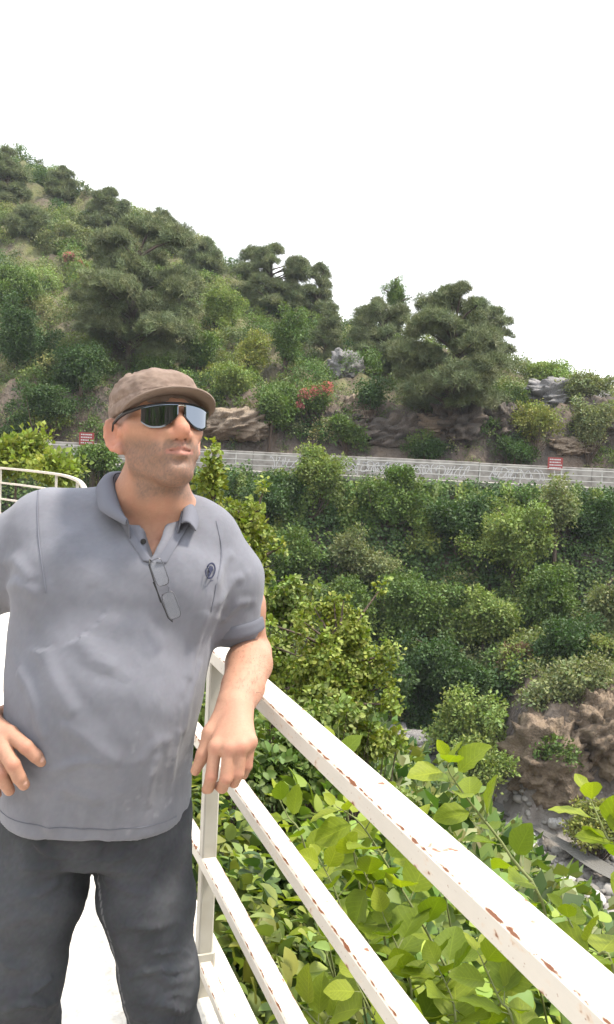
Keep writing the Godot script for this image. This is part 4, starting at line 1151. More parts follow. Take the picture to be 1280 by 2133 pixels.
func plant(called: String, label: String, c: Vector3, r: Vector3, gy: float, kind: String, col: Color, seed_: int, group := "", density := 1.0, size := 1.0, lobes := 0):
	# c, r: middle and half sizes of the crown; gy: height of the ground below it
	rng.seed = seed_
	var low := kind == "shrub" or kind == "oleander" or called == "shrub" or called == "bramble_bush"
	var o := base(called, Vector3(c.x, gy - 0.15, c.z))
	tag(o, label, "shrub" if low else "tree", group)
	var org := o.position
	var mid := c - org
	var balls := []
	if kind == "pine":
		var n := lobes if lobes else 24
		n = int(n * 1.7)
		for k in n:
			var t := k / float(n - 1)
			var y := lerpf(-0.85, 0.85, t) + rng.randf_range(-0.22, 0.22); var w := TAU * k * 0.618 + rng.randf() * 1.6
			var reach := sqrt(maxf(0.05, 1.0 - pow(absf(y + 0.15), 2.4))) * rng.randf_range(0.3, 1.05)
			var s := rng.randf_range(0.12, 0.27) * (1.15 - 0.4 * t)
			balls.append([mid + Vector3(cos(w) * reach * r.x * 0.85, y * r.y, sin(w) * reach * r.z * 0.85), Vector3(s * r.x, s * r.x * rng.randf_range(0.6, 0.95), s * r.x)])
	else:
		var n := lobes if lobes else 24
		var limbs := maxi(4, n / 4)
		for k in limbs:
			var d := Vector3(rng.randfn(), rng.randfn() * 0.9 + (0.15 if kind != "near" else 0.55), rng.randfn()).normalized()
			var far := rng.randf_range(0.75, 1.08)
			for j in 5:
				var t := (j + rng.randf()) / 5.0
				var s := (lerpf(0.36, 0.13, t) if kind != "near" else lerpf(0.26, 0.08, t)) * rng.randf_range(0.75, 1.25)
				var e := (d + Vector3(rng.randfn(), rng.randfn(), rng.randfn()) * 0.22) * far * t
				balls.append([mid + e * r, Vector3(r.x, minf(r.y, r.x * 1.3), r.z) * s])
	# trunk and limbs
	var bark := Shape.new(); var thick := clampf(r.y * 0.055, 0.012, 0.22)
	var top := mid + Vector3(0, r.y * 0.5, 0)
	var bend := Vector3(rng.randf_range(-0.12, 0.12), 0, rng.randf_range(-0.1, 0.1)) * r.y
	if not low:
		bark.tube([Vector3(bend.x, -0.1, bend.z), (top * 0.33) + bend * 0.9, (top * 0.66) + bend * 0.2, top], [thick * 1.25, thick, thick * 0.75, thick * 0.25], 7)
		for b in balls:
			var f: Vector3 = b[0]; var st := Vector3(top.x, clampf(f.y - r.y * 0.25, top.y * 0.2, top.y * 0.95), top.z)
			st.x = lerpf(bend.x, top.x, st.y / top.y); st.z = lerpf(bend.z, top.z, st.y / top.y)
			bark.tube([st, st.lerp(f, 0.5) + Vector3(0, r.y * 0.03, 0), f], [thick * 0.5, thick * 0.32, thick * 0.12], 5)
		put("trunk", bark.mesh(), M.bark, o)
	else:
		for b in balls:
			var f: Vector3 = b[0]
			bark.tube([Vector3(rng.randf_range(-0.1, 0.1) * r.x, 0.0, rng.randf_range(-0.1, 0.1) * r.x) + Vector3(mid.x, 0, mid.z), f * Vector3(0.7, 0.5, 0.7) + Vector3(mid.x, 0, mid.z) * 0.3, f], [thick * 0.5, thick * 0.35, thick * 0.12], 5)
		put("stem", bark.mesh(), M.bark, o)
	var list := []; var mesh: Mesh = K[{"pine": "needle", "shrub": "far", "tree": "far", "oleander": "far", "near": "near", "mid": "mid"}[kind]]
	var unit: float = {"pine": 0.34, "shrub": 0.42, "tree": 0.42, "oleander": 0.36, "near": 0.11, "mid": 0.22}[kind] * size
	for b in balls:
		var br: Vector3 = b[1]
		var area := 4.0 * PI * pow((pow(br.x * br.y, 1.6) + pow(br.x * br.z, 1.6) + pow(br.y * br.z, 1.6)) / 3.0, 1.0 / 1.6)
		var n := int(clampf(area / (unit * unit) * 1.6 * density, 6, 900))
		for k in n:
			var d := Vector3(rng.randfn(), rng.randfn(), rng.randfn()).normalized()
			if kind == "pine": d.y = absf(d.y) * 1.1 - 0.25
			var p: Vector3 = b[0] + d * br * (rng.randf_range(0.5, 1.05) if k % 7 else rng.randf_range(1.0, 1.55))
			list.append([Transform3D(facing(d + Vector3(0, 0.5 if kind != "pine" else 0.9, 0), size * rng.randf_range(0.75, 1.3)), p), tint(col)])
	copies("crown", mesh, M.needle if kind == "pine" else M.leaf, list, o)
	if kind == "oleander":
		var fl := []
		for b in balls:
			for k in 14:
				var d := Vector3(rng.randfn(), absf(rng.randfn()) + 0.3, absf(rng.randfn())).normalized()
				fl.append([Transform3D(facing(d, 0.55 * size), b[0] + d * b[1] * 1.15), tint(Color(0.62, 0.20, 0.22), 0.15)])
		copies("blossoms", K.far, M.leaf, fl, o)
	return o

func cover(called: String, label: String, cat: String, n: int, xr: Vector2, dr: Vector2, mesh: Mesh, size: Vector2, cols: Array, seed_: int, lift: Vector2, keep: Callable):
	rng.seed = seed_
	var list := []
	for k in n:
		var x := rng.randf_range(xr.x, xr.y); var d := rng.randf_range(dr.x, dr.y)
		var f: float = keep.call(x, d)
		if rng.randf() > f: continue
		var h := rough(x, -d)
		var nrm := Vector3(height(x - 0.5, -d) - height(x + 0.5, -d), 1.0, height(x, -d - 0.5) - height(x, -d + 0.5)).normalized()
		var c: Color = cols[rng.randi() % cols.size()]
		list.append([Transform3D(facing(nrm + Vector3(0, 0.6, 0), rng.randf_range(size.x, size.y)), Vector3(x, h, -d) + nrm * rng.randf_range(lift.x, lift.y)), tint(c)])
	var o := copies(called, mesh, M.leaf, list, self)
	tag(o, label, cat, "", "stuff")

func thicket(called: String, label: String, cat: String, n: int, xr: Vector2, dr: Vector2, size: Vector2, mesh: Mesh, unit: float, cols: Array, seed_: int, keep: Callable, flat := 0.8):
	# many low rounded clumps side by side: nobody could count them
	rng.seed = seed_
	var list := []
	for k in n:
		var x := rng.randf_range(xr.x, xr.y); var d := rng.randf_range(dr.x, dr.y)
		var f: float = keep.call(x, d)
		if rng.randf() > f: continue
		var r := rng.randf_range(size.x, size.y)
		var c := Vector3(x, rough(x, -d) + r * flat * 0.45, -d)
		var col := tint(cols[rng.randi() % cols.size()], 0.15)
		var m := int(4.0 * PI * r * r * 0.75 / (unit * unit) * 1.1)
		for j in m:
			var v := Vector3(rng.randfn(), rng.randfn(), rng.randfn()).normalized()
			if v.y < -0.45: continue
			list.append([Transform3D(facing(v + Vector3(0, 0.5, 0), rng.randf_range(0.75, 1.3)), c + v * Vector3(r, r * flat, r) * rng.randf_range(0.6, 1.12)), tint(col, 0.2)])
	var o := copies(called, mesh, M.leaf, list, self)
	tag(o, label, cat, "", "stuff")

const PINE := Color(0.125, 0.150, 0.066)
const DARK := Color(0.052, 0.098, 0.027)
const GREEN := Color(0.100, 0.158, 0.037)
const LIGHT := Color(0.180, 0.238, 0.062)
const YELLOW := Color(0.220, 0.240, 0.060)
const OLIVE := Color(0.185, 0.212, 0.095)
const FRESH := Color(0.200, 0.250, 0.045)

func build_plants():
	K.far = small_spray(30, 0.40, 0.135, 0.62, 11)
	K.needle = needles(46, 0.42, 0.032, 12)
	K.near = spray(9, 0.10, 0.062, 0.75, 13)
	K.mid = small_spray(22, 0.22, 0.10, 0.7, 14)
	K.ivy = small_spray(24, 0.34, 0.15, 0.85, 15)
	# ---- hillside
	var hill := "pines on the hillside"
	plant("pine_tree", "large dark pine with layered pads above the man's cap", Vector3(-12.35, 12.28, -58.97), Vector3(5.48, 4.98, 5.48), 6.60, "pine", PINE, 1, hill, 1.0, 1.0, 26)
	plant("pine_tree", "broad spreading pine standing out against the sky above the right notice board", Vector3(8.58, 8.26, -53.39), Vector3(4.51, 3.91, 4.51), 3.21, "pine", PINE, 2, hill, 1.0, 1.0, 24)
	plant("pine_tree", "smaller pine leaning against the broad pine from the left", Vector3(5.00, 10.47, -63.32), Vector3(3.03, 2.68, 3.03), 7.74, "pine", PINE, 3, hill)
	plant("pine_tree", "tall rounded pine on the skyline behind the yellow green tree", Vector3(-3.97, 15.93, -72.82), Vector3(3.49, 3.08, 3.49), 12.78, "pine", PINE, 4, hill)
	plant("pine_tree", "slim pine on the skyline right of the rounded pine", Vector3(0.13, 14.78, -73.07), Vector3(1.85, 3.09, 1.85), 11.90, "pine", PINE, 5, hill)
	plant("broadleaf_tree", "thin sparse tree sticking up on the skyline left of the broad pine", Vector3(5.87, 14.00, -66.23), Vector3(1.49, 2.61, 1.49), 8.76, "tree", GREEN, 6, "", 0.22, 0.6, 40)
	plant("pine_tree", "pine at the top left corner of the hill", Vector3(-30.58, 26.80, -84.37), Vector3(2.14, 2.61, 2.14), 24.13, "pine", PINE, 7, hill)
	plant("pine_tree", "small dark pine on the skyline near the hilltop", Vector3(-26.22, 27.46, -88.05), Vector3(1.74, 1.49, 1.74), 25.92, "pine", PINE, 8, hill)
	plant("pine_tree", "wide pine on the skyline below the hilltop", Vector3(-20.42, 23.75, -83.12), Vector3(2.58, 1.87, 2.44), 21.73, "pine", PINE, 9, hill)
	plant("pine_tree", "ragged pine on the skyline above the large layered pine", Vector3(-14.86, 21.39, -80.74), Vector3(2.05, 2.05, 2.05), 19.26, "pine", PINE, 10, hill)
	plant("pine_tree", "low pine crown on the skyline between the ragged and rounded pines", Vector3(-10.25, 18.16, -77.05), Vector3(2.39, 1.74, 2.26), 16.25, "pine", PINE, 11, hill)
	plant("pine_tree", "young pine on bare rock left of the broad pine", Vector3(0.96, 10.37, -63.98), Vector3(1.26, 2.34, 1.26), 8.18, "pine", PINE, 12, hill)
	plant("pine_tree", "dark pine behind the broad pine, partly hidden", Vector3(11.95, 10.86, -61.20), Vector3(2.24, 1.90, 2.24), 6.93, "pine", PINE, 13, hill)
	plant("pine_tree", "narrow young pine on the left edge of the hillside", Vector3(-26.16, 20.94, -77.78), Vector3(2.19, 1.53, 1.99), 19.15, "pine", PINE, 14, hill)
	var sh := "shrubs and small trees on the hillside"
	plant("broadleaf_tree", "leafy green tree at the left edge below the flowering shrub", Vector3(-22.03, 12.83, -64.27), Vector3(2.72, 2.35, 2.72), 10.09, "tree", GREEN, 21, sh)
	plant("broadleaf_tree", "dark leafy tree at the left edge above the far road", Vector3(-19.26, 7.69, -56.03), Vector3(2.53, 2.37, 2.53), 5.08, "tree", DARK, 22, sh)
	plant("broadleaf_tree", "dull green tree between the large pine and the cap", Vector3(-14.67, 6.42, -53.64), Vector3(1.96, 2.27, 1.96), 3.62, "tree", DARK, 23, sh)
	plant("broadleaf_tree", "yellow green tree above the cap brim", Vector3(-4.25, 8.35, -58.05), Vector3(1.31, 2.45, 1.31), 5.99, "tree", YELLOW, 24, sh)
	plant("broadleaf_tree", "yellow green bush right of the cap", Vector3(-5.07, 5.73, -54.01), Vector3(1.67, 1.37, 1.67), 4.20, "tree", LIGHT, 25, sh)
	plant("broadleaf_tree", "bluish green tree right of the yellow green tree", Vector3(-1.87, 8.89, -58.90), Vector3(1.49, 2.65, 1.49), 6.32, "tree", GREEN, 26, sh)
	plant("broadleaf_tree", "green tree hanging over the rock ledge beside the cap", Vector3(-2.35, 4.26, -52.16), Vector3(1.91, 1.91, 1.91), 1.26, "tree", GREEN, 27, sh)
	plant("broadleaf_tree", "pale green tree between the large pine and the skyline", Vector3(-7.75, 12.44, -66.21), Vector3(2.05, 2.24, 2.05), 10.18, "tree", LIGHT, 28, sh)
	plant("broadleaf_tree", "grey green tree above the cap crown", Vector3(-7.89, 8.24, -58.67), Vector3(1.49, 1.82, 1.49), 6.35, "tree", GREEN, 29, sh)
	plant("shrub", "dark shrub hanging over the road wall at the left", Vector3(-16.14, 3.57, -51.88), Vector3(2.05, 1.46, 1.90), 0.85, "shrub", DARK, 30, sh)
	plant("shrub", "pale green shrub near the left notice board", Vector3(-15.80, 3.02, -52.25), Vector3(1.32, 0.88, 1.15), 1.39, "shrub", LIGHT, 31, sh)
	plant("shrub", "rounded shrub on the skyline right of the broad pine", Vector3(16.93, 8.48, -63.87), Vector3(1.98, 1.26, 1.64), 7.28, "shrub", LIGHT, 32, sh)
	plant("shrub", "low shrub at the right end of the skyline", Vector3(17.69, 6.95, -55.46), Vector3(1.87, 0.94, 1.22), 4.83, "shrub", OLIVE, 33, sh)
	plant("shrub", "yellowish shrub under the striped rock outcrop", Vector3(13.54, 4.17, -52.52), Vector3(1.63, 1.18, 1.54), 1.80, "shrub", YELLOW, 34, sh)
	plant("shrub", "dense shrub at the right edge above the parapet", Vector3(17.07, 4.34, -52.52), Vector3(1.63, 1.48, 1.63), 1.80, "shrub", OLIVE, 35, sh)
	plant("shrub", "dark shrub on the rock face below the broad pine", Vector3(3.69, 5.21, -53.46), Vector3(1.05, 1.20, 1.05), 3.32, "shrub", DARK, 36, sh)
	plant("shrub", "ivy clad shrub on the rock just above the parapet", Vector3(2.26, 3.03, -52.40), Vector3(1.03, 1.03, 1.03), 1.61, "shrub", GREEN, 37, sh)
	plant("shrub", "small shrub behind the parapet near the middle of the wall", Vector3(7.39, 2.25, -51.99), Vector3(1.03, 0.73, 0.95), 1.00, "shrub", DARK, 38, sh)
	plant("shrub", "shrub behind the parapet under the yellowish shrub", Vector3(12.47, 2.35, -51.84), Vector3(1.31, 0.88, 1.14), 0.79, "shrub", DARK, 39, sh)
	plant("shrub", "grassy green shrub high on the slope left of the large pine", Vector3(-22.38, 19.80, -76.72), Vector3(3.03, 1.30, 1.69), 18.01, "shrub", OLIVE, 40, sh)
	plant("shrub", "shrub clump below the ragged skyline pine", Vector3(-10.70, 14.62, -70.75), Vector3(2.39, 1.40, 1.81), 12.94, "shrub", OLIVE, 41, sh)
	plant("shrub", "bright shrub at the foot of the large pine", Vector3(-10.29, 6.65, -56.82), Vector3(1.44, 1.12, 1.44), 5.42, "shrub", GREEN, 42, sh)
	plant("oleander_shrub", "pink flowering oleander beside the bare rock face", Vector3(0.10, 5.03, -53.31), Vector3(1.35, 1.35, 1.35), 3.07, "oleander", GREEN, 43, "flowering oleanders on the hillside")
	plant("oleander_shrub", "small pink oleander high on the left slope", Vector3(-20.78, 16.76, -73.57), Vector3(1.45, 0.83, 1.08), 15.84, "oleander", OLIVE, 44, "flowering oleanders on the hillside")
	cover("hillside_scrub", "low scrub and grass covering the far hillside", "scrub", 9000, Vector2(-45, 40), Vector2(56, 100), K.far, Vector2(0.5, 1.3), [OLIVE, GREEN, DARK, LIGHT, PINE], 60, Vector2(-0.1, 0.35), func(x, d): return clampf(0.55 + 1.1 * noise.get_noise_2d(x * 0.22, d * 0.22) + smoothstep(5.0, -20.0, x) * 0.15, 0.0, 1.0))
	cover("cliff_creeper", "creepers hanging on the rock cut behind the far road", "creeper", 6500, Vector2(-40, 30), Vector2(51.6, 57), K.far, Vector2(0.4, 0.9), [GREEN, DARK, OLIVE], 61, Vector2(0.0, 0.3), func(x, d): return clampf(0.30 + 1.6 * noise.get_noise_2d(x * 0.3 + 20.0, d * 0.5) + smoothstep(-4.0, -14.0, x) * 0.6, 0.0, 1.0))
	thicket("hillside_thicket", "thicket of mixed bushes between the trees of the far hillside", "thicket", 1250, Vector2(-42, 30), Vector2(56.5, 98), Vector2(0.5, 1.6), K.far, 0.5, [OLIVE, GREEN, DARK, PINE, LIGHT], 71, func(x, d): return clampf(0.62 + 0.9 * noise.get_noise_2d(x * 0.15 + 8.0, d * 0.15) + smoothstep(2.0, -14.0, x) * 0.3 - smoothstep(66.0, 57.0, d) * smoothstep(0.0, 10.0, x) * 0.25, 0.0, 1.0))
	thicket("roadside_thicket", "low bushes and creepers on the rock cut behind the parapet", "thicket", 260, Vector2(-26, 26), Vector2(52.2, 57.5), Vector2(0.25, 0.95), K.far, 0.42, [DARK, GREEN, OLIVE, GREEN], 73, func(x, d): return clampf(0.55 + 1.2 * noise.get_noise_2d(x * 0.2 + 50.0, d * 0.3) - smoothstep(0.0, 6.0, x) * 0.2, 0.0, 1.0))
	# ---- the wooded bank below the far road
	thicket("bank_thicket", "tangle of bushes and creepers on the bank below the far road", "thicket", 330, Vector2(-18, 22), Vector2(34.0, 43.4), Vector2(0.5, 1.5), K.far, 0.42, [DARK, GREEN, LIGHT, LIGHT, OLIVE], 72, func(x, d): return (0.85 if d < 40.6 else 0.12))
	cover("ivy", "dark ivy curtain covering the bank below the far road", "ivy", 16000, Vector2(-26, 28), Vector2(34, 43.9), K.ivy, Vector2(0.6, 1.25), [DARK, DARK, GREEN], 62, Vector2(0.0, 0.7), func(x, d): return 0.9)
	cover("hillside_scrub", "scrub on the slope behind the viewer", "scrub", 2500, Vector2(-40, 40), Vector2(-40, -9), K.far, Vector2(1.5, 3.0), [GREEN, DARK], 63, Vector2(0.0, 0.8), func(x, d): return 0.9)
	# strands of vine hanging under the road edge
	rng.seed = 81
	var vines := []
	for k in 230:
		var x := rng.randf_range(-12.0, 22.0); var z := -rng.randf_range(42.3, 43.5); var y := 0.35 + rng.randf_range(-0.4, 0.2); var drop := rng.randf_range(1.2, 4.6) * clampf(0.75 + noise.get_noise_2d(x * 0.3, 3.0), 0.3, 1.2)
		var col := tint([GREEN, DARK, GREEN, LIGHT][k % 4], 0.15)
		var s := 0.0
		while s < drop:
			vines.append([Transform3D(facing(Vector3(rng.randfn() * 0.3, 0.25, 1.0), rng.randf_range(0.65, 1.1)), Vector3(x + 0.25 * sin(s * 1.3 + k), y - s, z + 0.15 + s * 0.22 + 0.15 * sin(s * 2.0 + k))), tint(col, 0.15)])
			s += rng.randf_range(0.14, 0.26)
	tag(copies("vine_curtain", K.ivy, M.leaf, vines, self), "curtain of vines hanging below the far road edge", "vine", "", "stuff")
	var bk := "trees and shrubs on the bank below the far road"
	var list := [
		["shrub", "pale shrub spilling over the road edge near the man's head", [Vector3(0.14, 0.65, -42.50), Vector3(1.68, 1.20, 1.56), -1.98], LIGHT], ["shrub", "vine hung shrub just below the parapet, right of the spilling shrub", [Vector3(3.82, -0.74, -42.60), Vector3(2.40, 1.32, 1.72), -1.81], GREEN],
		["shrub", "shrub poking up in front of the guard rail near the middle", [Vector3(4.74, 0.50, -42.80), Vector3(0.60, 0.60, 0.60), -1.46], GREEN], ["tree", "olive tinted tree below the spilling shrub", [Vector3(2.51, -3.31, -40.34), Vector3(1.59, 1.14, 1.48), -5.63], OLIVE],
		["tree", "bright broad tree under the right notice board", [Vector3(9.97, -2.35, -40.22), Vector3(2.15, 1.93, 2.15), -5.74], LIGHT], ["tree", "tall pale tree reaching up to the guard rail at the right", [Vector3(12.00, -0.48, -41.00), Vector3(1.15, 1.96, 1.15), -4.62], OLIVE],
		["tree", "round green tree in the middle of the bank", [Vector3(5.17, -4.96, -38.02), Vector3(2.36, 1.61, 2.09), -7.63], GREEN], ["tree", "light green tree left of the round green tree", [Vector3(1.51, -5.19, -38.29), Vector3(1.83, 1.40, 1.82), -7.39], GREEN],
		["tree", "pale tree at the right edge of the bank", [Vector3(12.92, -4.42, -36.00), Vector3(1.22, 2.33, 1.22), -6.69], OLIVE], ["tree", "feathery pale tree below the bright broad tree", [Vector3(8.25, -5.48, -38.10), Vector3(1.61, 1.40, 1.61), -7.56], LIGHT],
		["tree", "dark tree low on the bank above the grey boulder", [Vector3(3.32, -7.32, -34.92), Vector3(1.97, 1.67, 1.97), -9.70], DARK], ["tree", "dark dense tree low in the middle of the bank", [Vector3(6.14, -7.23, -35.10), Vector3(2.18, 1.58, 2.06), -9.59], DARK],
		["tree", "green tree left of the dead bush", [Vector3(11.57, -4.42, -39.33), Vector3(1.66, 1.44, 1.66), -6.50], GREEN], ["shrub", "small brown dead bush low on the bank", [Vector3(9.10, -6.56, -35.49), Vector3(0.60, 0.60, 0.60), -7.23], Color(0.17, 0.11, 0.07)],
		["tree", "grey green tree on top of the right rock outcrop", [Vector3(10.22, -6.64, -31.50), Vector3(1.86, 1.51, 1.86), -7.39], OLIVE], ["shrub", "shrub hanging down the face of the right rock outcrop", [Vector3(9.25, -8.41, -29.60), Vector3(0.75, 0.67, 0.75), -9.33], GREEN],
		["tree", "light green round bush on the gorge floor beside the boulder", [Vector3(6.26, -8.31, -31.50), Vector3(1.69, 1.33, 1.69), -11.15], LIGHT], ["shrub", "pale bush beside the stream below the round bush", [Vector3(6.54, -9.03, -29.50), Vector3(1.16, 0.75, 0.97), -11.50], LIGHT],
		["tree", "dark tree hanging under the road edge at the far right", [Vector3(14.32, -0.66, -42.00), Vector3(1.30, 1.30, 1.30), -2.85], DARK], ["tree", "dark drooping tree behind the man's shoulder below the road", [Vector3(-1.92, -0.50, -41.76), Vector3(1.76, 1.41, 1.76), -3.28], DARK],
		["tree", "leafy tree between the olive tinted tree and the man's shoulder", [Vector3(-0.59, -3.10, -40.24), Vector3(1.47, 1.59, 1.47), -5.72], GREEN], ["tree", "green tree under the middle of the guard rail", [Vector3(7.26, -1.21, -41.43), Vector3(1.75, 1.28, 1.67), -3.86], DARK],
		["tree", "dark tree at the right of the bank above the rock outcrop", [Vector3(10.91, -5.66, -34.62), Vector3(1.46, 1.17, 1.46), -6.95], DARK], ["shrub", "dark leafy shrub on the parapet below the left notice board", [Vector3(-10.63, 0.84, -42.00), Vector3(1.30, 0.83, 1.08), -2.85], GREEN]]
	for k in list.size():
		var e: Array = list[k]
		plant("broadleaf_tree" if e[0] == "tree" else "shrub", e[1], e[2][0], e[2][1], e[2][2], e[0], e[3], 100 + k, bk)
	plant("shrub", "yellow green bush below the right rock outcrop", Vector3(10.20, -10.15, -27.50), Vector3(1.08, 1.16, 1.08), -11.50, "mid", YELLOW, 150, "", 1.0, 1.0)
	# ---- rocks
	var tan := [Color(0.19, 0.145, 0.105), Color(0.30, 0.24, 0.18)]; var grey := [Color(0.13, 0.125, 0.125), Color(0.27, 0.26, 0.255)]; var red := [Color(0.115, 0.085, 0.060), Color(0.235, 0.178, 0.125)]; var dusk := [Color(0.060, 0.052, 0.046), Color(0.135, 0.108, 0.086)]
	make_rock("boulder", "smooth grey boulder beside the trees on the gorge floor", Vector3(4.156, -9.869, -33.000), Vector3(1.5, 0.75, 1.2), 3, grey, 0.25, 0.3)
	make_rock("rock_overhang", "tan overhanging rock above the road beside the man's face", Vector3(-4.736, 3.156, -53.200), Vector3(2.6, 1.1, 1.8), 4, tan, 0.5, -0.5)
	make_rock("rock_outcrop", "dark striped rock outcrop near the right end of the skyline", Vector3(16.817, 5.954, -57.500), Vector3(3.0, 1.5, 1.8), 5, grey, 0.28, -0.2)
	make_rock("rock_outcrop", "pale broken rock face left of the broad pine", Vector3(2.200, 7.398, -60.000), Vector3(1.4, 1.6, 1.2), 6, grey, 0.35, 0.7)
	make_rock("rock_ledge", "brown rock ledge below the pale broken rock", Vector3(2.920, 4.358, -55.000), Vector3(1.8, 1.1, 1.3), 7, tan, 0.4, -0.4)
	make_rock("rock_ledge", "flat brown ledge under the broad pine", Vector3(7.100, 3.634, -54.800), Vector3(2.6, 0.9, 1.3), 8, red, 0.3, -0.3)
	make_rock("rock_ledge", "tan rock at the right edge just above the parapet", Vector3(16.201, 2.837, -53.200), Vector3(1.5, 0.6, 1.0), 9, tan, 0.3, -0.3)
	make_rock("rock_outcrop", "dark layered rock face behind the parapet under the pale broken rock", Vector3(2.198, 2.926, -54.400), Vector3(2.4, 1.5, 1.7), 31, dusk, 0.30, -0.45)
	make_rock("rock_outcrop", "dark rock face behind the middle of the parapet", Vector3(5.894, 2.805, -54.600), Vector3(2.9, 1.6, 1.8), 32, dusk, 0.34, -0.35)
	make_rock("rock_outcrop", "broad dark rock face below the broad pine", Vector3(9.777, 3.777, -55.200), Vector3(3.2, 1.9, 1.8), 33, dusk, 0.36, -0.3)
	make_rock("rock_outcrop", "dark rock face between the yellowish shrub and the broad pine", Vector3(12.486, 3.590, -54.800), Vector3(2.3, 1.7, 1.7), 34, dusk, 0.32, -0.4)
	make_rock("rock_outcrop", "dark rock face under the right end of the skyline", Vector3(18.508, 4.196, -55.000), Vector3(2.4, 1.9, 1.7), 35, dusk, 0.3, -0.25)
	make_rock("rock_outcrop", "reddish layered rock wall above the stream at the right", Vector3(9.424, -9.299, -30.600), Vector3(1.6, 2.0, 1.5), 10, red, 0.35, 0.15)
	make_rock("rock_outcrop", "reddish layered rock wall at the right edge under the grey green tree", Vector3(11.277, -8.093, -30.500), Vector3(1.5, 1.7, 1.4), 11, red, 0.3, -0.1)
	rng.seed = 90
	for k in 34:
		var sz := rng.randf_range(0.15, 0.42)
		var p := Vector3(lerpf(6.6, 9.6, rng.randf()), 0, -lerpf(23.5, 31.5, rng.randf()))
		p.y = rough(p.x, p.z) + sz * 0.25
		if p.y > -10.2: continue
		make_rock("stone", "pale stone lying among others in the stream bed", p, Vector3(sz * 1.3, sz * 0.7, sz), 200 + k, [Color(0.34, 0.33, 0.31), Color(0.48, 0.46, 0.43)], 0.0, 0.0, "pale stones in the stream bed", "stone")
	# gravel and cobbles between the stones
	var cob := Shape.new(); rng.seed = 95
	for a in 9:
		for b in 6:
			var th := TAU * (a % 8) / 8.0; var ph := PI * b / 5.0
			cob.add(Vector3(cos(th) * sin(ph), 0.6 * cos(ph), sin(th) * sin(ph)) * (1.0 + 0.25 * noise.get_noise_3d(cos(th) * sin(ph) * 2.0, cos(ph) * 2.0, sin(th) * sin(ph) * 2.0)))
	for a in 8:
		for b in 5: cob.quad(a * 6 + b, (a + 1) * 6 + b, (a + 1) * 6 + b + 1, a * 6 + b + 1)
	cob.smooth()
	var peb := []
	for k in 2600:
		var x := rng.randf_range(4.5, 13.0); var d := rng.randf_range(21.0, 33.5); var h := rough(x, -d)
		if h > -9.8: continue
		var sz := 0.04 + 0.22 * pow(rng.randf(), 2.5); var v := rng.randf_range(0.7, 1.25)
		peb.append([Transform3D(facing(Vector3(rng.randfn() * 0.3, 1, rng.randfn() * 0.3), sz), Vector3(x, h + sz * 0.2, -d)), Color(0.22 * v, 0.205 * v, 0.185 * v)])
	tag(copies("gravel", cob.mesh(), M.cobble, peb, self), "grey gravel and cobbles along the stream", "gravel", "", "stuff")

# ------------------------------------------------------------------ plants right behind the railing
func leaf_mesh(seed_: int) -> ArrayMesh:      # one alder leaf, 1 long, growing along +z with its upper side towards +y
	rng.seed = seed_
	var s := Shape.new(); var R := 7; var C := 4
	var curl := rng.randf_range(-0.45, 0.20); var cup := rng.randf_range(0.05, 0.42); var twist := rng.randf_range(-0.3, 0.3)
	for a in R + 1:
		var t := a / float(R)
		var w := 0.40 * pow(sin(PI * pow(t, 0.82) * 0.985 + 0.02), 0.75) * (1.0 + 0.06 * sin(a * 2.4 + seed_))
		if a == R: w = 0.035
		for b in C + 1:
			var u := b / float(C) * 2.0 - 1.0
			var x := u * w
			var y := cup * absf(x) - 0.5 * curl * t * t * -1.0 + 0.018 * sin(t * 22.0 + absf(u) * 2.0) * absf(u) + rng.randf_range(-0.008, 0.008)
			var p := Vector3(x, y, t)
			p = p.rotated(Vector3(0, 0, 1), twist * t)
			s.add(p, Vector2(u * 0.5 + 0.5, t))
	for a in R:
		for b in C:
			var k := a * (C + 1) + b
			s.quad(k, k + 1, k + C + 2, k + C + 1)
	return s.mesh()

func leaf_print(seed_: int) -> ImageTexture:
	var n := 128; var im := Image.create(n, n * 2, false, Image.FORMAT_RGB8)
	for y in n * 2:
		for x in n:
			var u := absf(x / float(n) - 0.5); var v := y / float(n * 2)
			var c := Color(0.72, 0.75, 0.66) * (1.0 + 0.12 * noise.get_noise_2d(x * 0.05 + seed_ * 9.0, y * 0.05) + 0.06 * fine.get_noise_2d(x * 0.6, y * 0.6))
			var f := fposmod((v - u * 0.62) * 8.0, 1.0); var vein := smoothstep(0.10, 0.03, minf(f, 1.0 - f)) * 0.7
			vein = maxf(vein, smoothstep(0.022, 0.008, u))
			c = c.lerp(Color(1.0, 1.0, 0.86), vein * 0.95)
			if noise.get_noise_2d(x * 0.09 + 70.0, y * 0.09 + seed_ * 30.0) > 0.52: c = c.lerp(Color(0.62, 0.50, 0.30), 0.6)
			im.set_pixel(x, y, c.linear_to_srgb())
	return ImageTexture.create_from_image(im)

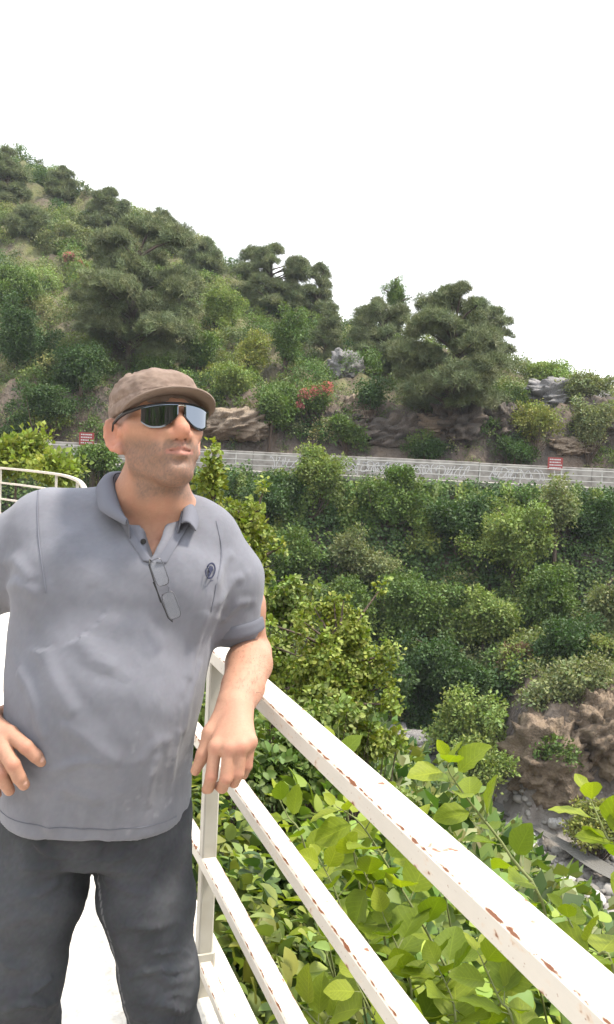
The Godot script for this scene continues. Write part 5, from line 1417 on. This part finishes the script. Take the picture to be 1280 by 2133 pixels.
var leaf_shapes := []
var leaf_mats := []
func shoot(label: String, pts: Array, count: int, size: float, seed_: int, up := 0.12):
	rng.seed = seed_
	var p0: Vector3 = pts[0]
	# the stem comes up out of the bank below
	var foot := Vector3(p0.x + 0.25, 0, p0.z - 0.35); foot.y = rough(foot.x, foot.z) - 0.05
	var o := base("alder_shoot", foot)
	tag(o, label, "alder", "alder shoots behind the railing")
	var line := [foot, foot.lerp(p0, 0.5) + Vector3(0.05, 0, 0.03)] + pts
	var st := []; var rr := []
	for k in 25:
		st.append(curve(line, k / 24.0) - foot); rr.append(lerpf(0.0058, 0.0015, k / 24.0))
	var s := Shape.new(); s.tube(st, rr, 6); put("stem", s.mesh(), M.twig, o)
	var first := 1.6 / (line.size() - 1)
	var turn := rng.randf() * TAU
	for k in count:
		var t := lerpf(first, 1.0, (k + 0.5) / count)
		if k == count - 1: t = 1.0
		var p := curve(line, t); var d := (curve(line, minf(1.0, t + 0.01)) - curve(line, t - 0.02)).normalized()
		turn += 2.4 + rng.randf_range(-0.4, 0.4)
		var side := d.cross(Vector3(cos(turn), 0.15, sin(turn))).normalized()
		var out := (side + d * rng.randf_range(0.2, 0.7) + Vector3(0, up + rng.randf_range(-0.25, 0.2), 0.0)).normalized()
		if k == count - 1: out = (d + side * 0.25).normalized()
		var grow := size * rng.randf_range(0.75, 1.25) * (1.0 if t < 0.85 else lerpf(1.0, 0.45, (t - 0.85) / 0.15))
		var x := out.cross(Vector3(rng.randfn() * 0.35, 1.0, rng.randfn() * 0.35)).normalized()
		var y := out.cross(x).normalized() * -1.0
		if y.y < 0.0: y = -y; x = -x
		var stalk := 0.22 * grow
		var b := Basis(x, y, out).scaled(Vector3.ONE * grow)
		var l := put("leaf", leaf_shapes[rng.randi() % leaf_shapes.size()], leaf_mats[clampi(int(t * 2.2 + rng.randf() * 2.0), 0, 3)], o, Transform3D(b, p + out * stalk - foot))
		put("stalk", stalk_mesh, M.twig, l)
var stalk_mesh: Mesh

func build_near_plants():
	if not K.has("near"): K.near = spray(9, 0.10, 0.062, 0.75, 13); K.far = small_spray(26, 0.40, 0.17, 0.62, 11); K.mid = small_spray(22, 0.22, 0.10, 0.7, 14); K.ivy = small_spray(22, 0.34, 0.19, 0.85, 15)
	var ps := Shape.new(); ps.tube([Vector3(0, 0, -0.24), Vector3(0, 0.01, -0.1), Vector3(0, 0.0, 0.02)], [0.016, 0.014, 0.012], 4)
	stalk_mesh = ps.mesh()
	for k in 6: leaf_shapes.append(leaf_mesh(300 + k))
	var prints := [leaf_print(1), leaf_print(2)]
	for k in 4:
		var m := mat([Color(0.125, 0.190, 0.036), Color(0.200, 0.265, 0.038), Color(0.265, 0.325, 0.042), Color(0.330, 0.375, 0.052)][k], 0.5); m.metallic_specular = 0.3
		m.albedo_texture = prints[k % 2]; m.backlight_enabled = true; m.backlight = Color(0.95, 1.0, 0.40); m.cull_mode = BaseMaterial3D.CULL_DISABLED
		leaf_mats.append(m)
	K.alder = alder_spray(5, 310)
	# ground cover of the near bank
	var keep := func(x, d): return 1.0 if beyond(x, -d) > 0.2 and beyond(x, -d) < 7.5 else 0.0
	cover("ivy_undergrowth", "ivy and bramble leaves covering the bank below the railing", "ivy", 52000, Vector2(-2.5, 7.5), Vector2(1.2, 12.0), K.near, Vector2(0.9, 1.7), [GREEN, LIGHT, LIGHT, DARK, FRESH], 64, Vector2(0.02, 0.40), keep)
	cover("bank_scrub", "scrub on the lower bank above the stream", "scrub", 9000, Vector2(-6, 11), Vector2(6.0, 30.0), K.mid, Vector2(1.0, 2.2), [GREEN, LIGHT, OLIVE, DARK], 65, Vector2(0.02, 0.5), func(x, d): return 0.85 if beyond(x, -d) > 3.0 and beyond(x, -d) < 13.0 and not (x > 5.5 and d > 22.0) else 0.0)
	var g := "small trees behind the railing"
	plant("young_alder", "slender bright alder rising beside the man's shoulder", Vector3(-0.51, 0.52, -7.50), Vector3(0.30, 0.89, 0.30), -1.63, "near", FRESH, 401, g, 0.8, 0.65, 70)
	plant("young_alder", "yellow green alder tip beside the man's chin", Vector3(-0.89, 1.34, -8.00), Vector3(0.16, 0.45, 0.16), -1.53, "near", FRESH, 402, g, 1.0, 0.8, 16)
	plant("young_alder", "small-leaved alder in the gap right of the man's forearm", Vector3(0.29, -0.13, -6.50), Vector3(0.44, 0.60, 0.44), -1.84, "near", FRESH, 403, g, 0.7, 0.55, 90)
	plant("young_alder", "leafy alder behind the man's forearm", Vector3(-0.15, -0.24, -7.00), Vector3(0.26, 0.51, 0.26), -1.71, "near", LIGHT, 404, g, 0.75, 0.75, 30)
	plant("bramble_bush", "dense bramble bush under the man's hand", Vector3(-0.04, -0.44, -5.20), Vector3(0.32, 0.26, 0.32), -1.42, "near", GREEN, 405, g, 0.9, 0.9, 50)
	plant("bramble_bush", "pale leafy bush right of the bramble, before the boulder", Vector3(0.83, -1.82, -8.00), Vector3(0.38, 0.25, 0.32), -2.42, "near", LIGHT, 406, g, 0.8, 0.9, 40)
	plant("bramble_bush", "light leafy bush directly below the small-leaved alder", Vector3(0.13, -0.39, -6.00), Vector3(0.39, 0.32, 0.39), -1.66, "near", LIGHT, 410, g, 0.9, 0.75, 60)
	plant("bramble_bush", "yellow green bush at the right foot of the small-leaved alder", Vector3(0.56, -0.68, -6.60), Vector3(0.26, 0.28, 0.26), -2.01, "near", FRESH, 411, g, 0.9, 0.7, 44)
	plant("bramble_bush", "loose yellow green bush between the man's sleeve and the small-leaved alder", Vector3(-0.15, 0.01, -8.50), Vector3(0.26, 0.45, 0.26), -2.01, "near", LIGHT, 412, g, 0.9, 0.8, 40)
	plant("bramble_bush", "green bush low beside the railing post", Vector3(-0.46, -0.21, -5.00), Vector3(0.17, 0.28, 0.17), -1.17, "near", GREEN, 407, g, 0.9, 0.9, 40)
	plant("young_plane_tree", "yellow green plane sapling behind the far end of the railing", Vector3(-5.84, 1.30, -17.00), Vector3(0.57, 0.53, 0.57), -1.34, "mid", FRESH, 408, g, 1.0, 1.0, 14)
	plant("young_plane_tree", "bright low sapling behind the curved railing beside the shoulder", Vector3(-4.76, 0.99, -16.00), Vector3(0.45, 0.23, 0.29), -1.18, "mid", FRESH, 409, g, 1.0, 1.0, 10)
	# alder foliage further down, and the shoots in front of it
	cover("alder_foliage", "broad alder leaves filling the space below the shoots", "foliage", 1500, Vector2(-0.6, 3.4), Vector2(1.9, 5.2), K.alder, Vector2(0.8, 1.25), [Color(0.12, 0.19, 0.036), Color(0.18, 0.25, 0.038), Color(0.24, 0.305, 0.042)], 66, Vector2(0.1, 0.95), func(x, d): return 1.0 if beyond(x, -d) > 0.55 and beyond(x, -d) < 3.2 else 0.0)
	shoot("long alder shoot leaning left across the middle of the foreground", [Vector3(0.515, 0.047, -2.200), Vector3(0.414, 0.240, -2.250), Vector3(0.304, 0.400, -2.300), Vector3(0.200, 0.537, -2.350), Vector3(0.125, 0.589, -2.350)], 22, 0.105, 501)
	shoot("alder shoot with one large upright leaf in front of the gorge floor", [Vector3(0.646, 0.428, -2.000), Vector3(0.547, 0.609, -2.050), Vector3(0.461, 0.706, -2.100), Vector3(0.395, 0.790, -2.100), Vector3(0.383, 0.826, -2.100)], 18, 0.092, 502)
	shoot("alder shoot at the right edge below the rock outcrop", [Vector3(0.771, 0.620, -1.900), Vector3(0.720, 0.742, -1.900), Vector3(0.691, 0.816, -1.950)], 12, 0.085, 503)
	shoot("alder shoot with dark leaves at the right edge above the top rail", [Vector3(0.731, 0.441, -1.800), Vector3(0.686, 0.485, -1.850), Vector3(0.637, 0.556, -1.900)], 13, 0.095, 504)
	shoot("alder shoot with a big veined leaf at the bottom between the rails", [Vector3(0.143, 0.034, -2.100), Vector3(0.078, 0.100, -2.150), Vector3(0.012, 0.129, -2.200)], 10, 0.12, 505)
	shoot("alder shoot just right of the second rail", [Vector3(0.258, -0.108, -2.400), Vector3(0.196, 0.139, -2.400), Vector3(0.141, 0.284, -2.450), Vector3(0.088, 0.360, -2.500)], 17, 0.105, 506)
	shoot("broad-leaved alder shoot under the middle of the top rail", [Vector3(0.350, 0.109, -2.100), Vector3(0.324, 0.231, -2.150), Vector3(0.258, 0.356, -2.200)], 14, 0.115, 507)
	shoot("alder shoot at the bottom beneath the top rail's near end", [Vector3(0.553, 0.226, -1.900), Vector3(0.514, 0.308, -1.950), Vector3(0.473, 0.383, -2.000)], 12, 0.11, 508)
	shoot("alder shoot left of the third rail beside the post", [Vector3(-0.057, -0.553, -3.200), Vector3(-0.112, -0.301, -3.300), Vector3(-0.160, -0.084, -3.300)], 14, 0.09, 509)
	shoot("thin alder tip poking up through the bushes below the top rail", [Vector3(0.172, 0.427, -2.900), Vector3(0.154, 0.546, -2.900), Vector3(0.145, 0.640, -2.900)], 5, 0.07, 510)
	shoot("alder shoot between the long shoot and the large upright leaf", [Vector3(0.762, -0.018, -2.350), Vector3(0.694, 0.166, -2.350), Vector3(0.658, 0.279, -2.400)], 14, 0.10, 511)
	shoot("alder shoot leaning left behind the second rail", [Vector3(0.170, -0.299, -3.000), Vector3(0.070, -0.066, -3.100), Vector3(-0.013, 0.107, -3.200)], 16, 0.10, 512)
	shoot("alder shoot at the bottom left between the lower rails", [Vector3(-0.174, -0.466, -2.800), Vector3(-0.155, -0.323, -2.900), Vector3(-0.117, -0.185, -3.000)], 12, 0.095, 513)
	shoot("alder shoot above the middle of the top rail", [Vector3(0.499, 0.191, -2.600), Vector3(0.429, 0.343, -2.600), Vector3(0.384, 0.444, -2.650)], 12, 0.085, 514)
	shoot("alder shoot with lime leaves at the bottom right corner behind the top rail", [Vector3(0.918, -0.055, -2.200), Vector3(0.900, 0.073, -2.250), Vector3(0.872, 0.149, -2.300)], 13, 0.115, 515)
	shoot("lime alder shoot below the long leaning shoot", [Vector3(0.266, 0.153, -1.900), Vector3(0.219, 0.245, -1.950), Vector3(0.179, 0.294, -2.000)], 11, 0.12, 516)
	shoot("lime alder shoot right of the long leaning shoot under the top rail", [Vector3(0.442, 0.123, -2.000), Vector3(0.427, 0.224, -2.050), Vector3(0.395, 0.279, -2.100)], 11, 0.12, 517)
	shoot("drooping alder shoot at the upper end of the second rail", [Vector3(0.057, 0.228, -2.800), Vector3(-0.015, 0.336, -2.850), Vector3(-0.061, 0.398, -2.900)], 10, 0.085, 518)
	shoot("lime alder shoot between the top rail and the second rail", [Vector3(0.256, 0.314, -2.300), Vector3(0.217, 0.409, -2.300), Vector3(0.176, 0.466, -2.350)], 11, 0.105, 519)
	# a pink flower beside the post
	var fp := Vector3(-0.276, -0.055, -2.750)
	var fl := base("pink_flower", Vector3(fp.x + 0.03, rough(fp.x + 0.03, fp.z), fp.z))
	tag(fl, "small pink blossom among the leaves right of the railing post", "flower")
	var fs := Shape.new(); fs.tube([Vector3.ZERO, (fp - fl.position) * 0.5 + Vector3(0.03, 0, 0), fp - fl.position], [0.004, 0.003, 0.002], 5); put("stem", fs.mesh(), M.twig, fl)
	for h in 3:
		var hc: Vector3 = fp - fl.position + [Vector3(0, 0, 0), Vector3(-0.022, -0.012, 0.01), Vector3(0.012, -0.03, 0.012)][h]
		for k in 5:
			var w := TAU * k / 5.0 + h; var pe := Shape.new()
			pe.sheet(3, 2, func(a, b): return Vector3(cos(w), sin(w), 0.0) * a * 0.020 + Vector3(-sin(w), cos(w), 0) * (b - 0.5) * 0.018 * sin(a * 2.4 + 0.3) + Vector3(0, 0, 0.008 * sin(a * 2.5)))
			put("petal", pe.mesh(), M.petal, fl, Transform3D(Basis(Vector3.RIGHT, -0.3 + 0.4 * h), hc))

func alder_spray(n: int, seed_: int) -> ArrayMesh:
	rng.seed = seed_
	var s := Shape.new()
	for k in n:
		var d := Vector3(rng.randfn(), rng.randfn() * 0.5 + 0.2, rng.randfn()).normalized()
		var x := d.cross(Vector3(rng.randfn() * 0.4, 1, rng.randfn() * 0.4)).normalized(); var y := x.cross(d)
		var l := 0.10 * rng.randf_range(0.75, 1.2); var o := d * 0.03; var v := rng.randf_range(0.8, 1.25)
		var q := s.v.size(); var R := 6
		for a in R + 1:
			var t := a / float(R); var w := 0.40 * pow(sin(PI * pow(t, 0.82) * 0.985 + 0.02), 0.75)
			for u in [-1.0, 0.0, 1.0]: s.add(o + (d * t + x * u * w + y * (0.2 * absf(u) * w - 0.2 * t * t)) * l, Vector2(u * 0.5 + 0.5, t), Color(v, v, v))
		for a in R:
			for b in 2:
				var e := q + a * 3 + b; s.quad(e, e + 1, e + 4, e + 3)
	return s.mesh()
